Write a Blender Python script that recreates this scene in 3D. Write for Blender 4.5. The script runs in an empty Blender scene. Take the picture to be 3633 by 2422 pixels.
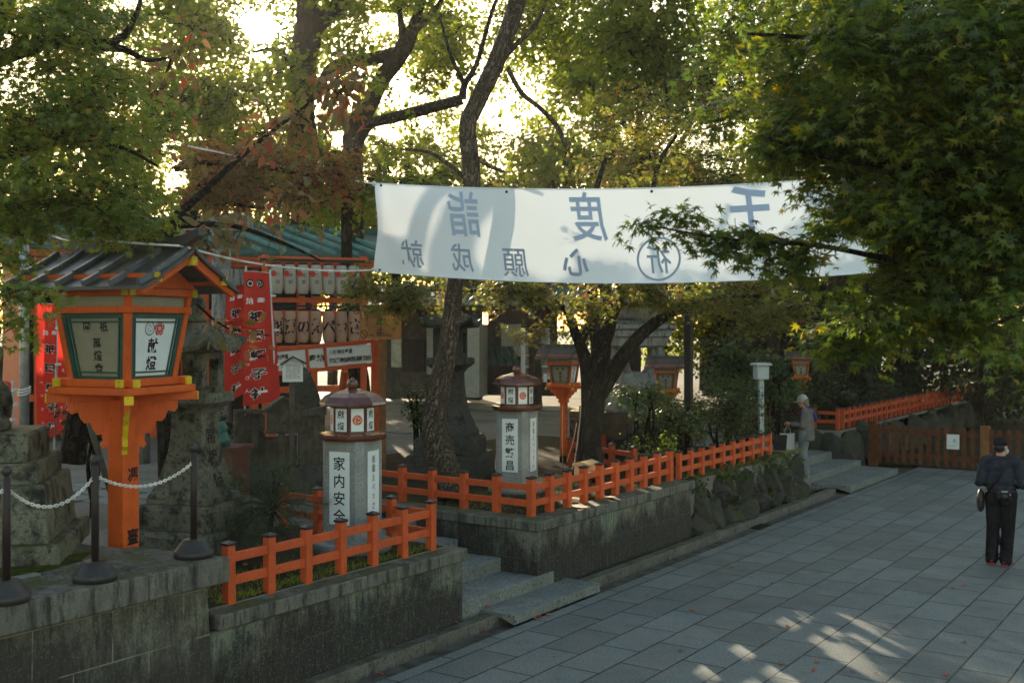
import bpy, bmesh, math, random
import numpy as np
from mathutils import Vector, Matrix
R = math.radians
rng = random.Random(7)
SC = bpy.context.scene
COL = SC.collection
# ---------------------------------------------------------------- camera, sky, sun
YAW = R(34.62); CY, SY = math.cos(YAW), math.sin(YAW)
CAMH = 3.1
FPX, CX, HY = 3877.0, 1816.5, 1166.0
def at(x, y, d):
    c = (x - CX) / FPX
    return Vector((d * (-SY + c * CY), d * (CY + c * SY), CAMH - d * (y - HY) / FPX))
def on_z(x, y, z): return at(x, y, FPX * (CAMH - z) / (y - HY))
cam = bpy.data.cameras.new("camera"); camo = bpy.data.objects.new("camera", cam); COL.objects.link(camo)
camo.location = (0, 0, CAMH); camo.rotation_euler = (R(90), 0, YAW)
cam.sensor_width = 36; cam.lens = 36 * FPX / 3633; cam.shift_y = -45 / 3633
cam.clip_start = .1; cam.clip_end = 3000
cam.dof.use_dof = True; cam.dof.focus_distance = 11.0; cam.dof.aperture_fstop = 2.6
SC.camera = camo
SUN = (at(922, 95, 1.0) - Vector((0, 0, CAMH))).normalized()
SUN_EL = math.asin(SUN.z); SUN_AZ = math.atan2(SUN.x, SUN.y)
W = bpy.data.worlds.new("World"); SC.world = W; W.use_nodes = True
nt = W.node_tree; nt.nodes.clear()
sky = nt.nodes.new('ShaderNodeTexSky'); sky.sky_type = 'NISHITA'; sky.sun_disc = False
sky.sun_elevation = SUN_EL; sky.sun_rotation = SUN_AZ; sky.air_density = 1.3; sky.dust_density = 1.0
bg = nt.nodes.new('ShaderNodeBackground'); bg.inputs[1].default_value = 0.14
wo = nt.nodes.new('ShaderNodeOutputWorld')
nt.links.new(sky.outputs[0], bg.inputs[0])
# the sun's own disc and its aureole in hazy air (part of the sky)
geo = nt.nodes.new('ShaderNodeTexCoord')
dot = nt.nodes.new('ShaderNodeVectorMath'); dot.operation = 'DOT_PRODUCT'; dot.inputs[1].default_value = SUN
nt.links.new(geo.outputs['Generated'], dot.inputs[0])
def mnode(op, a, b):
    n = nt.nodes.new('ShaderNodeMath'); n.operation = op
    for i, q in enumerate((a, b)):
        if isinstance(q, (int, float)): n.inputs[i].default_value = q
        else: nt.links.new(q, n.inputs[i])
    return n.outputs[0]
mx = mnode('MAXIMUM', dot.outputs['Value'], 0.0)
g1 = mnode('MULTIPLY', mnode('POWER', mx, 9000.0), 40.0)
g2 = mnode('MULTIPLY', mnode('POWER', mx, 260.0), .8)
bg2 = nt.nodes.new('ShaderNodeBackground'); bg2.inputs[0].default_value = (1, .93, .75, 1)
nt.links.new(mnode('ADD', g1, g2), bg2.inputs[1])
ad = nt.nodes.new('ShaderNodeAddShader')
nt.links.new(bg.outputs[0], ad.inputs[0]); nt.links.new(bg2.outputs[0], ad.inputs[1])
nt.links.new(ad.outputs[0], wo.inputs[0])
sl = bpy.data.lights.new("sun", 'SUN'); sl.energy = 5.0; sl.angle = R(.5); sl.color = (1, .88, .72)
so = bpy.data.objects.new("sun", sl); COL.objects.link(so)
so.rotation_euler = SUN.to_track_quat('Z', 'Y').to_euler()
SC.view_settings.view_transform = 'Standard'; SC.view_settings.look = 'None'
SC.view_settings.exposure = 1.32; SC.view_settings.gamma = 1
SC.view_settings.use_white_balance = True; SC.view_settings.white_balance_temperature = 7500; SC.view_settings.white_balance_tint = 9
SC.cycles.max_bounces = 7; SC.cycles.diffuse_bounces = 3; SC.cycles.transmission_bounces = 3; SC.cycles.glossy_bounces = 2

# ---------------------------------------------------------------- materials
MATS = {}
def S(h):  # sRGB 0-255 triple -> linear
    return tuple(((c / 255) / 12.92 if c <= 10 else (((c / 255) + .055) / 1.055) ** 2.4) for c in h)
class NT:
    def __init__(s, name):
        m = bpy.data.materials.new(name); m.use_nodes = True; s.m = m; s.t = m.node_tree
        s.b = s.t.nodes['Principled BSDF']; s.out = s.t.nodes['Material Output']
        s.tc = s.t.nodes.new('ShaderNodeTexCoord'); s.bump_h = None
        oi = s.t.nodes.new('ShaderNodeObjectInfo')
        mul = s.t.nodes.new('ShaderNodeMath'); mul.operation = 'MULTIPLY'; mul.inputs[1].default_value = 37.
        s.l(oi.outputs['Random'], mul.inputs[0])
        va = s.t.nodes.new('ShaderNodeVectorMath'); va.operation = 'ADD'
        s.l(s.tc.outputs['Object'], va.inputs[0]); s.l(mul.outputs[0], va.inputs[1]); s.co = va.outputs[0]
        s.raw = s.tc.outputs['Object']
    def l(s, a, b): s.t.links.new(a, b)
    def mapped(s, sc=(1, 1, 1), rot=(0, 0, 0), loc=(0, 0, 0), raw=False):
        n = s.t.nodes.new('ShaderNodeMapping'); n.inputs['Scale'].default_value = sc; n.inputs['Rotation'].default_value = rot; n.inputs['Location'].default_value = loc
        s.l(s.raw if raw else s.co, n.inputs[0]); return n.outputs[0]
    def noise(s, scale, detail=4, rough=.6, sc=(1, 1, 1), dist=0, raw=False):
        n = s.t.nodes.new('ShaderNodeTexNoise'); n.inputs['Scale'].default_value = scale; n.inputs['Detail'].default_value = detail
        n.inputs['Roughness'].default_value = rough; n.inputs['Distortion'].default_value = dist
        s.l(s.mapped(sc, raw=raw), n.inputs['Vector']); return n.outputs[0]
    def ramp(s, f, a, b):
        n = s.t.nodes.new('ShaderNodeMapRange'); n.interpolation_type = 'SMOOTHSTEP'
        n.inputs['From Min'].default_value = a; n.inputs['From Max'].default_value = b; s.l(f, n.inputs[0]); return n.outputs[0]
    def math(s, op, a, b):
        n = s.t.nodes.new('ShaderNodeMath'); n.operation = op; n.use_clamp = False
        for i, q in enumerate((a, b)):
            if isinstance(q, (int, float)): n.inputs[i].default_value = q
            else: s.l(q, n.inputs[i])
        return n.outputs[0]
    def mix(s, f, a, b):
        n = s.t.nodes.new('ShaderNodeMix'); n.data_type = 'RGBA'
        for k, q in ((0, f), (6, a), (7, b)):
            if isinstance(q, (int, float)): n.inputs[k].default_value = q
            elif isinstance(q, tuple): n.inputs[k].default_value = (*q, 1)
            else: s.l(q, n.inputs[k])
        return n.outputs[2]
    def up(s, axis=2):
        g = s.t.nodes.new('ShaderNodeNewGeometry'); x = s.t.nodes.new('ShaderNodeSeparateXYZ'); s.l(g.outputs['Normal'], x.inputs[0]); return x.outputs[axis]
    def bump(s, h, strength=.3, dist=.01):
        n = s.t.nodes.new('ShaderNodeBump'); n.inputs['Strength'].default_value = strength; n.inputs['Distance'].default_value = dist
        s.l(h, n.inputs['Height'])
        if s.bump_h is not None: s.l(s.bump_h, n.inputs['Normal'])
        s.bump_h = n.outputs[0]; s.l(n.outputs[0], s.b.inputs['Normal'])
    def done(s, col, rough=.7, spec=.3, metal=0):
        if isinstance(col, tuple): s.b.inputs['Base Color'].default_value = (*col, 1)
        else: s.l(col, s.b.inputs['Base Color'])
        if isinstance(rough, (int, float)): s.b.inputs['Roughness'].default_value = rough
        else: s.l(rough, s.b.inputs['Roughness'])
        s.b.inputs['Specular IOR Level'].default_value = spec; s.b.inputs['Metallic'].default_value = metal
        MATS[s.m.name] = s.m; return s.m
def simple(name, col, rough=.6, spec=.3, var=.25, vscale=6, bump=0, bscale=60, metal=0, dirt=None):
    n = NT(name); a = tuple(c * (1 - var) for c in col); b = tuple(min(1, c * (1 + var)) for c in col)
    f = n.ramp(n.noise(vscale, 5, .65), .3, .7); c = n.mix(f, a, b)
    if dirt: c = n.mix(n.ramp(n.noise(vscale * 1.7, 6, .7, dist=.5), .52, .72), c, dirt)
    if bump: n.bump(n.noise(bscale, 4), bump, .004)
    return n.done(c, rough, spec, metal)
def granite(name, base, speck=.35, sscale=180, dark=None, damt=(.5, .7), moss=None, streak=True, pale=None, rough=.8, mossup=(.35, .7)):
    n = NT(name)
    sp = n.noise(sscale, 2, .8)
    c = n.mix(n.ramp(sp, .38, .62), tuple(x * (1 - speck) for x in base), tuple(x * (1 + speck) for x in base))
    c = n.mix(n.math('MULTIPLY', n.ramp(n.noise(48, 3, .75), .42, .62), .55), c, tuple(x * .45 for x in base))
    c = n.mix(n.math('MULTIPLY', n.ramp(n.noise(70, 2, .75), .56, .66), .5), c, tuple(min(1, x * 1.7) for x in base))
    c = n.mix(n.ramp(n.noise(2.2, 5, .6), .3, .75), c, tuple(x * .62 for x in base))
    if pale: c = n.mix(n.ramp(n.noise(1.6, 5, .75, sc=(1.6, 1.6, .8), dist=.4), .56, .62), c, pale)
    if dark:
        f = n.ramp(n.noise(5.5, 7, .68, sc=(1.5, 1.5, .32) if streak else (1, 1, 1), dist=.2), *damt)
        c = n.mix(f, c, dark)
        c = n.mix(n.ramp(n.noise(26, 5, .7, sc=(1, 1, .12) if streak else (1, 1, 1)), .5, .7), c, tuple(x * .7 for x in dark))
    if moss:
        f = n.math('MULTIPLY', n.ramp(n.noise(4, 6, .7), .42, .62), n.ramp(n.up(), *mossup))
        c = n.mix(f, c, moss)
        f2 = n.ramp(n.noise(9, 6, .7), .6, .75); c = n.mix(n.math('MULTIPLY', f2, .6), c, tuple(x * .7 for x in moss))
    n.bump(n.noise(7, 6, .7), .35, .02); n.bump(sp, .25, .003)
    return n.done(c, rough, .25)
DK = (.018, .017, .015); MOSS = (.05, .06, .01)
granite('granite', (.26, .265, .24), dark=DK, damt=(.5, .72), moss=MOSS)
granite('granite_clean', (.30, .33, .32), speck=.55, sscale=120, rough=.6)
granite('granite_coping', (.17, .17, .145), dark=(.035, .034, .03), damt=(.44, .66), moss=(.06, .07, .025), mossup=(.8, 1.0))
granite('granite_old', (.17, .17, .125), dark=DK, damt=(.46, .66), moss=MOSS, streak=False, mossup=(.5, .9))
granite('granite_dark', (.075, .078, .07), dark=DK, moss=(.03, .035, .012), streak=False)
granite('rock', (.05, .05, .044), dark=(.015, .015, .013), moss=(.038, .045, .012), streak=False, mossup=(-.2, .6))
granite('kerb_stone', (.15, .15, .13), dark=(.04, .038, .034), damt=(.5, .75), streak=False, moss=(.05, .055, .015), mossup=(.8, 1.1))
granite('step_stone', (.20, .225, .21), speck=.4, sscale=90, dark=(.06, .06, .055), damt=(.58, .8), streak=False)
def wall_mat(name, blocks, base, pale, dark, zlo, zhi, joint=(.2, .2, .15)):
    n = NT(name)
    sp = n.noise(150, 2, .8)
    c = n.mix(n.ramp(sp, .38, .62), tuple(x * .65 for x in base), tuple(x * 1.35 for x in base))
    c = n.mix(n.ramp(n.noise(1.3, 4, .6, sc=(1, 1, .7)), .48, .62), c, pale)
    c = n.mix(n.math('MULTIPLY', n.ramp(n.noise(42, 3, .75), .42, .62), .6), c, tuple(x * .4 for x in base))
    x = n.t.nodes.new('ShaderNodeSeparateXYZ'); n.l(n.raw, x.inputs[0])
    h = n.ramp(x.outputs[2], zlo, zhi)                    # damp black weathering gathers low and runs in streaks
    f = n.math('ADD', n.math('MULTIPLY', n.noise(1.5, 5, .7, sc=(1, 1, .8)), .75), n.math('MULTIPLY', n.noise(11, 7, .75, sc=(1.2, 1.2, .22), dist=.3), .35))
    f = n.math('ADD', f, n.math('MULTIPLY', n.math('SUBTRACT', .5, h), .30))
    c = n.mix(n.math('MULTIPLY', n.ramp(f, .37, .58), .93), c, dark)
    c = n.mix(n.math('MULTIPLY', n.ramp(n.noise(30, 5, .7, sc=(1, 1, .1)), .5, .68), .75), c, tuple(q * .55 for q in dark))
    c = n.mix(n.math('MULTIPLY', n.ramp(n.noise(30, 5, .75, sc=(1, 1, .15)), .52, .75), .35), c, tuple(q * 1.1 for q in base))
    if blocks:
        cb = n.t.nodes.new('ShaderNodeCombineXYZ'); n.l(n.math('ADD', x.outputs[1], x.outputs[0]), cb.inputs[0]); n.l(x.outputs[2], cb.inputs[1])
        br = n.t.nodes.new('ShaderNodeTexBrick'); br.inputs['Scale'].default_value = 1; br.inputs['Mortar Size'].default_value = .006
        br.inputs['Brick Width'].default_value = blocks[0]; br.inputs['Row Height'].default_value = blocks[1]; br.inputs['Mortar Smooth'].default_value = .3
        n.l(cb.outputs[0], br.inputs['Vector'])
        c = n.mix(n.math('MULTIPLY', br.outputs['Fac'], n.ramp(n.noise(5, 3), .35, .6)), c, joint)
        inv = n.math('SUBTRACT', 1, br.outputs['Fac']); n.bump(inv, .6, .01)
    c = n.mix(n.math('MULTIPLY', n.ramp(n.noise(60, 3, .7), .56, .70), .45), c, tuple(x * 1.5 for x in base))
    n.bump(n.noise(9, 6, .7), .5, .03); n.bump(n.noise(38, 4, .7), .5, .008); n.bump(sp, .3, .003)
    return n.done(c, .85, .2)
wall_mat('wall_blocks', (.62, .36), (.15, .15, .125), (.19, .19, .14), (.035, .034, .029), -.2, 1.7)
wall_mat('wall_plain', (2.3, .42), (.19, .19, .15), (.20, .25, .19), (.022, .021, .02), -.1, 1.1, (.07, .07, .06))
def paint_red(name, col, wear=.66):
    n = NT(name)
    c = n.mix(n.ramp(n.noise(5, 5, .6), .3, .7), tuple(x * .78 for x in col), col)
    c = n.mix(n.math('MULTIPLY', n.ramp(n.noise(70, 4, .7, sc=(1, 1, .08)), .5, .75), .45), c, tuple(x * .45 for x in col))
    c = n.mix(n.ramp(n.noise(7, 7, .75, dist=.4), wear, wear + .05), c, (.20, .17, .13))
    c = n.mix(n.math('MULTIPLY', n.ramp(n.noise(16, 6, .75, dist=.3), .54, .72), .5), c, tuple(x * .35 for x in col))
    n.bump(n.noise(60, 4, .7, sc=(1, 1, .1)), .35, .004)
    return n.done(c, .6, .25)
paint_red('vermilion', (.70, .115, .02), .69)
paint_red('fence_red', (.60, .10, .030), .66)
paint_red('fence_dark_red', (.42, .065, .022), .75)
simple('black_cap', (.012, .016, .018), .35, .5)
simple('yellow_paint', (.62, .42, .01), .45, .4, var=.2, dirt=(.2, .14, .01))
simple('green_paint', (.012, .075, .06), .4, .5)
simple('copper_roof', (.045, .047, .052), .42, .5, var=.35, vscale=3, dirt=(.10, .10, .07))
simple('copper_rib', (.10, .115, .125), .4, .5, var=.3)
simple('wood_roof', (.085, .075, .065), .8, .2, var=.3, bump=.4)
simple('pane_white', (.70, .78, .80), .35, .4, var=.05)
simple('pane_cream_shaded', (.25, .235, .17), .5, .3, var=.08)  # cream darkened so the colour carries the left faces' shade
simple('ink', (.012, .012, .013), .6, .2)
simple('crest_red', (.52, .035, .018), .5, .3)
simple('crest_orange', (.62, .10, .02), .5, .3)
simple('metal_pole', (.33, .345, .36), .4, .5, metal=.6)
simple('stanchion_brown', (.022, .014, .012), .5, .4)
simple('stanchion_base', (.028, .026, .026), .45, .4, dirt=(.05, .045, .04))
simple('chain_white', (.62, .62, .58), .5, .3)
simple('rope_white', (.72, .72, .68), .8, .2, bump=.5, bscale=200)
simple('copper_maroon', (.105, .032, .022), .16, .8, var=.3)
simple('wood_grey', (.075, .066, .05), .85, .2, var=.4, bump=.5, bscale=30, dirt=(.03, .03, .024))
simple('wood_brown', (.19, .085, .03), .7, .3, var=.3, bump=.4, bscale=30)
simple('gate_wood', (.10, .038, .017), .75, .2, var=.3, bump=.4, bscale=30); simple('wood_board', (.36, .155, .05), .6, .3, var=.25)
simple('wood_pale', (.62, .40, .20), .6, .3, var=.12)
simple('sign_white', (.62, .64, .62), .5, .3, var=.05)
simple('white_paint', (.38, .44, .43), .6, .3, var=.12)
simple('bronze_green', (.035, .12, .10), .55, .4, var=.45, vscale=14, bump=.4, bscale=40)
simple('granite_red', (.085, .035, .028), .3, .5, var=.3, vscale=60)
simple('polished_black', (.016, .017, .017), .2, .6, var=.3)
simple('soil', (.034, .027, .015), .95, .1, var=.5, vscale=5, bump=.8, bscale=40, dirt=(.035, .045, .01))
simple('moss_green', (.045, .055, .008), .95, .1, var=.5, vscale=12, bump=.8, bscale=90)
simple('gutter_dirt', (.085, .08, .068), .95, .1, var=.4, vscale=6, bump=.5, bscale=80)
simple('leaf_red', (.36, .05, .02), .6, .3); simple('leaf_brown', (.20, .10, .035), .7, .3); simple('leaf_orange', (.42, .13, .02), .6, .3)
simple('dark_timber', (.018, .015, .013), .7, .3); simple('dark_roof', (.03, .031, .034), .55, .4)
simple('plaster', (.34, .34, .29), .85, .2, var=.12); simple('plaster_cream', (.42, .40, .30), .85, .2)
simple('green_copper', (.03, .085, .072), .6, .3, var=.4, vscale=3, dirt=(.04, .05, .042))
simple('cyan_rib', (.05, .21, .20), .5, .4, var=.3)
simple('skin', (.45, .24, .16), .5, .3, var=.08); simple('hair_black', (.01, .009, .009), .5, .4)
simple('hair_grey', (.14, .12, .09), .6, .3)
simple('cloth_navy', (.028, .034, .046), .9, .1, var=.4, vscale=12, bump=.3, bscale=25)
simple('cloth_black', (.014, .014, .016), .9, .1, var=.45, vscale=9, bump=.3, bscale=20)
simple('cloth_grey', (.135, .13, .12), .9, .1, var=.2, vscale=7, bump=.4, bscale=22)
simple('cloth_jeans', (.15, .175, .17), .9, .1, var=.3, vscale=5, bump=.4, bscale=22)
simple('cap_pale', (.36, .40, .35), .8, .2); simple('shoe_red', (.25, .03, .02), .6, .3); simple('shoe_white', (.45, .44, .38), .6, .3)
simple('mask_blue', (.28, .42, .46), .7, .2); simple('bag_white', (.66, .70, .70), .5, .3, var=.06); simple('bag_black', (.012, .012, .012), .5, .3)
simple('scarf_violet', (.05, .04, .16), .8, .2, var=.2); simple('scarf_white', (.4, .4, .45), .8, .2)
# gravel and paving
n = NT('gravel'); v = n.noise(55, 3, .8)
c = n.mix(n.ramp(v, .35, .65), (.10, .095, .08), (.30, .285, .245)); c = n.mix(n.ramp(n.noise(.5, 4), .35, .7), c, (.12, .11, .09))
n.bump(v, .8, .02); n.done(c, .9, .2)
def paving(name):
    n = NT(name)
    br = n.t.nodes.new('ShaderNodeTexBrick'); br.offset = .5
    br.inputs['Scale'].default_value = 1; br.inputs['Brick Width'].default_value = .80; br.inputs['Row Height'].default_value = .44
    br.inputs['Mortar Size'].default_value = .010; br.inputs['Mortar Smooth'].default_value = .25; br.inputs['Bias'].default_value = 0
    br.inputs['Color1'].default_value = (0, 0, 0, 1); br.inputs['Color2'].default_value = (1, 1, 1, 1); br.inputs['Mortar'].default_value = (.5, .5, .5, 1)
    wob = n.noise(1.1, 2, .5, raw=True)
    va = n.t.nodes.new('ShaderNodeVectorMath'); va.operation = 'MULTIPLY_ADD'; n.l(wob, va.inputs[0]); va.inputs[1].default_value = (.012, .012, 0)
    n.l(n.mapped((1, 1, 1), (0, 0, R(90)), (.13, .10, 0), raw=True), va.inputs[2])
    n.l(va.outputs[0], br.inputs['Vector'])
    sp = n.noise(110, 2, .85, raw=True)
    base = n.mix(br.outputs['Color'], (.052, .084, .080), (.142, .190, .182))
    c = n.mix(n.ramp(sp, .36, .64), n.mix(.5, base, (.05, .055, .052)), n.mix(.35, base, (.42, .44, .43)))
    c = n.mix(n.math('MULTIPLY', n.ramp(n.noise(34, 3, .75, raw=True), .44, .62), .42), c, (.05, .056, .052))
    c = n.mix(n.math('MULTIPLY', n.ramp(n.noise(52, 2, .75, raw=True), .56, .68), .38), c, (.36, .38, .37))
    c = n.mix(n.math('MULTIPLY', n.ramp(n.noise(.55, 5, .65, raw=True), .45, .75), .5), c, (.10, .085, .075))
    c = n.mix(n.math('MULTIPLY', n.ramp(n.noise(3.2, 7, .75, raw=True, dist=.4), .5, .75), .5), c, (.06, .06, .052))
    c = n.mix(n.math('MULTIPLY', n.ramp(br.outputs['Fac'], .1, .7), n.ramp(n.noise(2.5, 4, .7, raw=True), .2, .5)), c, (.022, .024, .017))
    n.bump(n.math('SUBTRACT', 1, br.outputs['Fac']), .9, .012); n.bump(n.noise(3, 4, .6, raw=True), .2, .01); n.bump(sp, .3, .003)
    return n.done(c, n.mix(n.ramp(n.noise(1.5, 4, .6, raw=True), .3, .7), (.52, .52, .52), (.78, .78, .78)), .35)
paving('paving')
def bark(name, a, b, sc=(1, 1, .25), scale=22, lichen=None, strength=1.0):
    n = NT(name); v = n.t.nodes.new('ShaderNodeTexVoronoi'); v.feature = 'DISTANCE_TO_EDGE'; v.inputs['Scale'].default_value = scale
    wv = n.t.nodes.new('ShaderNodeVectorMath'); wv.operation = 'MULTIPLY_ADD'; n.l(n.noise(6, 3), wv.inputs[0]); wv.inputs[1].default_value = (.25, .25, .25); n.l(n.mapped(sc), wv.inputs[2])
    n.l(wv.outputs[0], v.inputs['Vector']); h = n.ramp(v.outputs['Distance'], .0, .22)
    c = n.mix(h, tuple(x * .3 for x in a), a); c = n.mix(n.ramp(n.noise(9, 5), .4, .7), c, b)
    if lichen: c = n.mix(n.ramp(n.noise(7, 4, .6), .66, .70), c, lichen)
    n.bump(h, strength, .03); n.bump(n.noise(60, 4), .4, .006)
    return n.done(c, .9, .15)
bark('bark_plate', (.15, .125, .095), (.07, .058, .042)); bark('bark_dark', (.040, .034, .026), (.022, .02, .015), scale=14)
bark('bark_lichen', (.045, .04, .03), (.025, .025, .018), scale=14, lichen=(.20, .22, .20))
bark('bark_back', (.055, .042, .028), (.03, .025, .018), scale=9)
def leafmat(name, cols, trans=.5, rough=.5, spec=.35):
    """leaf colour varies from leaf to leaf (a per-leaf attribute) and over the crown"""
    n = NT(name); at_ = n.t.nodes.new('ShaderNodeAttribute'); at_.attribute_name = 'leafv'
    cr = n.t.nodes.new('ShaderNodeValToRGB'); n.l(at_.outputs['Fac'], cr.inputs[0]); e = cr.color_ramp.elements
    for i, (p, cc) in enumerate(cols):
        q = e[i] if i < 2 else e.new(p)
        q.position = p; q.color = (*cc, 1)
    c = cr.outputs[0]
    n.done(c, rough, spec)
    tr = n.t.nodes.new('ShaderNodeBsdfTranslucent')
    hs = n.t.nodes.new('ShaderNodeHueSaturation'); hs.inputs['Saturation'].default_value = 1.1; hs.inputs['Value'].default_value = 2.6; n.l(c, hs.inputs['Color']); n.l(hs.outputs[0], tr.inputs[0])
    ms = n.t.nodes.new('ShaderNodeMixShader'); ms.inputs[0].default_value = trans
    n.l(n.b.outputs[0], ms.inputs[1]); n.l(tr.outputs[0], ms.inputs[2]); n.l(ms.outputs[0], n.out.inputs[0])
    return n.m
leafmat('leaf_maple', [(0, (.060, .105, .022)), (.5, (.105, .15, .030)), (.82, (.16, .185, .032)), (1, (.26, .17, .03))])
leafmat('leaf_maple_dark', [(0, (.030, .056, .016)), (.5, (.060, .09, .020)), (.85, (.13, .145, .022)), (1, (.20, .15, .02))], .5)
leafmat('leaf_maple_red', [(0, (.07, .085, .022)), (.35, (.11, .09, .026)), (.65, (.155, .075, .03)), (1, (.21, .04, .03))])
leafmat('leaf_maple_rust', [(0, (.075, .105, .024)), (.5, (.115, .125, .028)), (.8, (.155, .115, .034)), (1, (.21, .10, .04))], .55)
leafmat('leaf_cherry', [(0, (.065, .09, .026)), (.4, (.13, .10, .036)), (.72, (.18, .085, .036)), (1, (.32, .06, .036))], .3)
leafmat('leaf_back', [(0, (.065, .095, .016)), (.6, (.11, .14, .02)), (1, (.17, .175, .024))], .6)
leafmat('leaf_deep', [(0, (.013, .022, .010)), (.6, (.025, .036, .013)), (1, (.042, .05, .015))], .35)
leafmat('leaf_shrub', [(0, (.024, .046, .018)), (.6, (.046, .072, .022)), (1, (.10, .11, .022))], .38, .35)
leafmat('leaf_pine', [(0, (.026, .048, .028)), (.6, (.042, .068, .036)), (1, (.08, .09, .036))], .2)
def cloth(name, col, trans=.4, var=.06):
    n = NT(name); c = n.mix(n.ramp(n.noise(2.5, 4), .3, .7), tuple(x * (1 - var) for x in col), col)
    n.bump(n.noise(1.8, 3, .5, sc=(1, 1, 1)), .25, .05); n.done(c, .8, .15)
    tr = n.t.nodes.new('ShaderNodeBsdfTranslucent'); n.l(c, tr.inputs[0])
    ms = n.t.nodes.new('ShaderNodeMixShader'); ms.inputs[0].default_value = trans
    n.l(n.b.outputs[0], ms.inputs[1]); n.l(tr.outputs[0], ms.inputs[2]); n.l(ms.outputs[0], n.out.inputs[0])
cloth('banner_cloth', (.86, .92, .98), .13, .02); cloth('nobori_red', (.62, .045, .03), .4, .2); cloth('paper_lantern', (.62, .37, .25), .4, .25)
cloth('paper_white', (.55, .51, .43), .4, .12)
cloth('banner_print', (.50, .62, .80), .18, .08); cloth('banner_print_dark', (.38, .46, .58), .18, .12)

# ---------------------------------------------------------------- mesh builder
_glyph = {}
def glyph(ch, bold=.0):
    k = (ch, bold)
    if k not in _glyph:
        cu = bpy.data.curves.new('g', 'FONT'); cu.body = ch; cu.resolution_u = 2; cu.offset = bold
        ob = bpy.data.objects.new('g', cu); m = ob.to_mesh()
        v = [(p.co.x, p.co.y) for p in m.vertices]; f = [tuple(p.vertices) for p in m.polygons]
        ob.to_mesh_clear(); bpy.data.objects.remove(ob); bpy.data.curves.remove(cu)
        if v:
            xs = [p[0] for p in v]; ys = [p[1] for p in v]; cx = (min(xs) + max(xs)) / 2
            cy = (min(ys) + max(ys)) / 2; w = max(xs) - min(xs)
            v = [(x - cx, y - cy) for x, y in v]
        else: w = .3
        _glyph[k] = (v, f, w)
    return _glyph[k]
def frame(o, right, up):
    r = Vector(right).normalized(); u = Vector(up); u = (u - r * u.dot(r)).normalized(); n_ = r.cross(u)
    M = Matrix((r, u, n_)).transposed().to_4x4(); M.translation = Vector(o); return M
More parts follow.
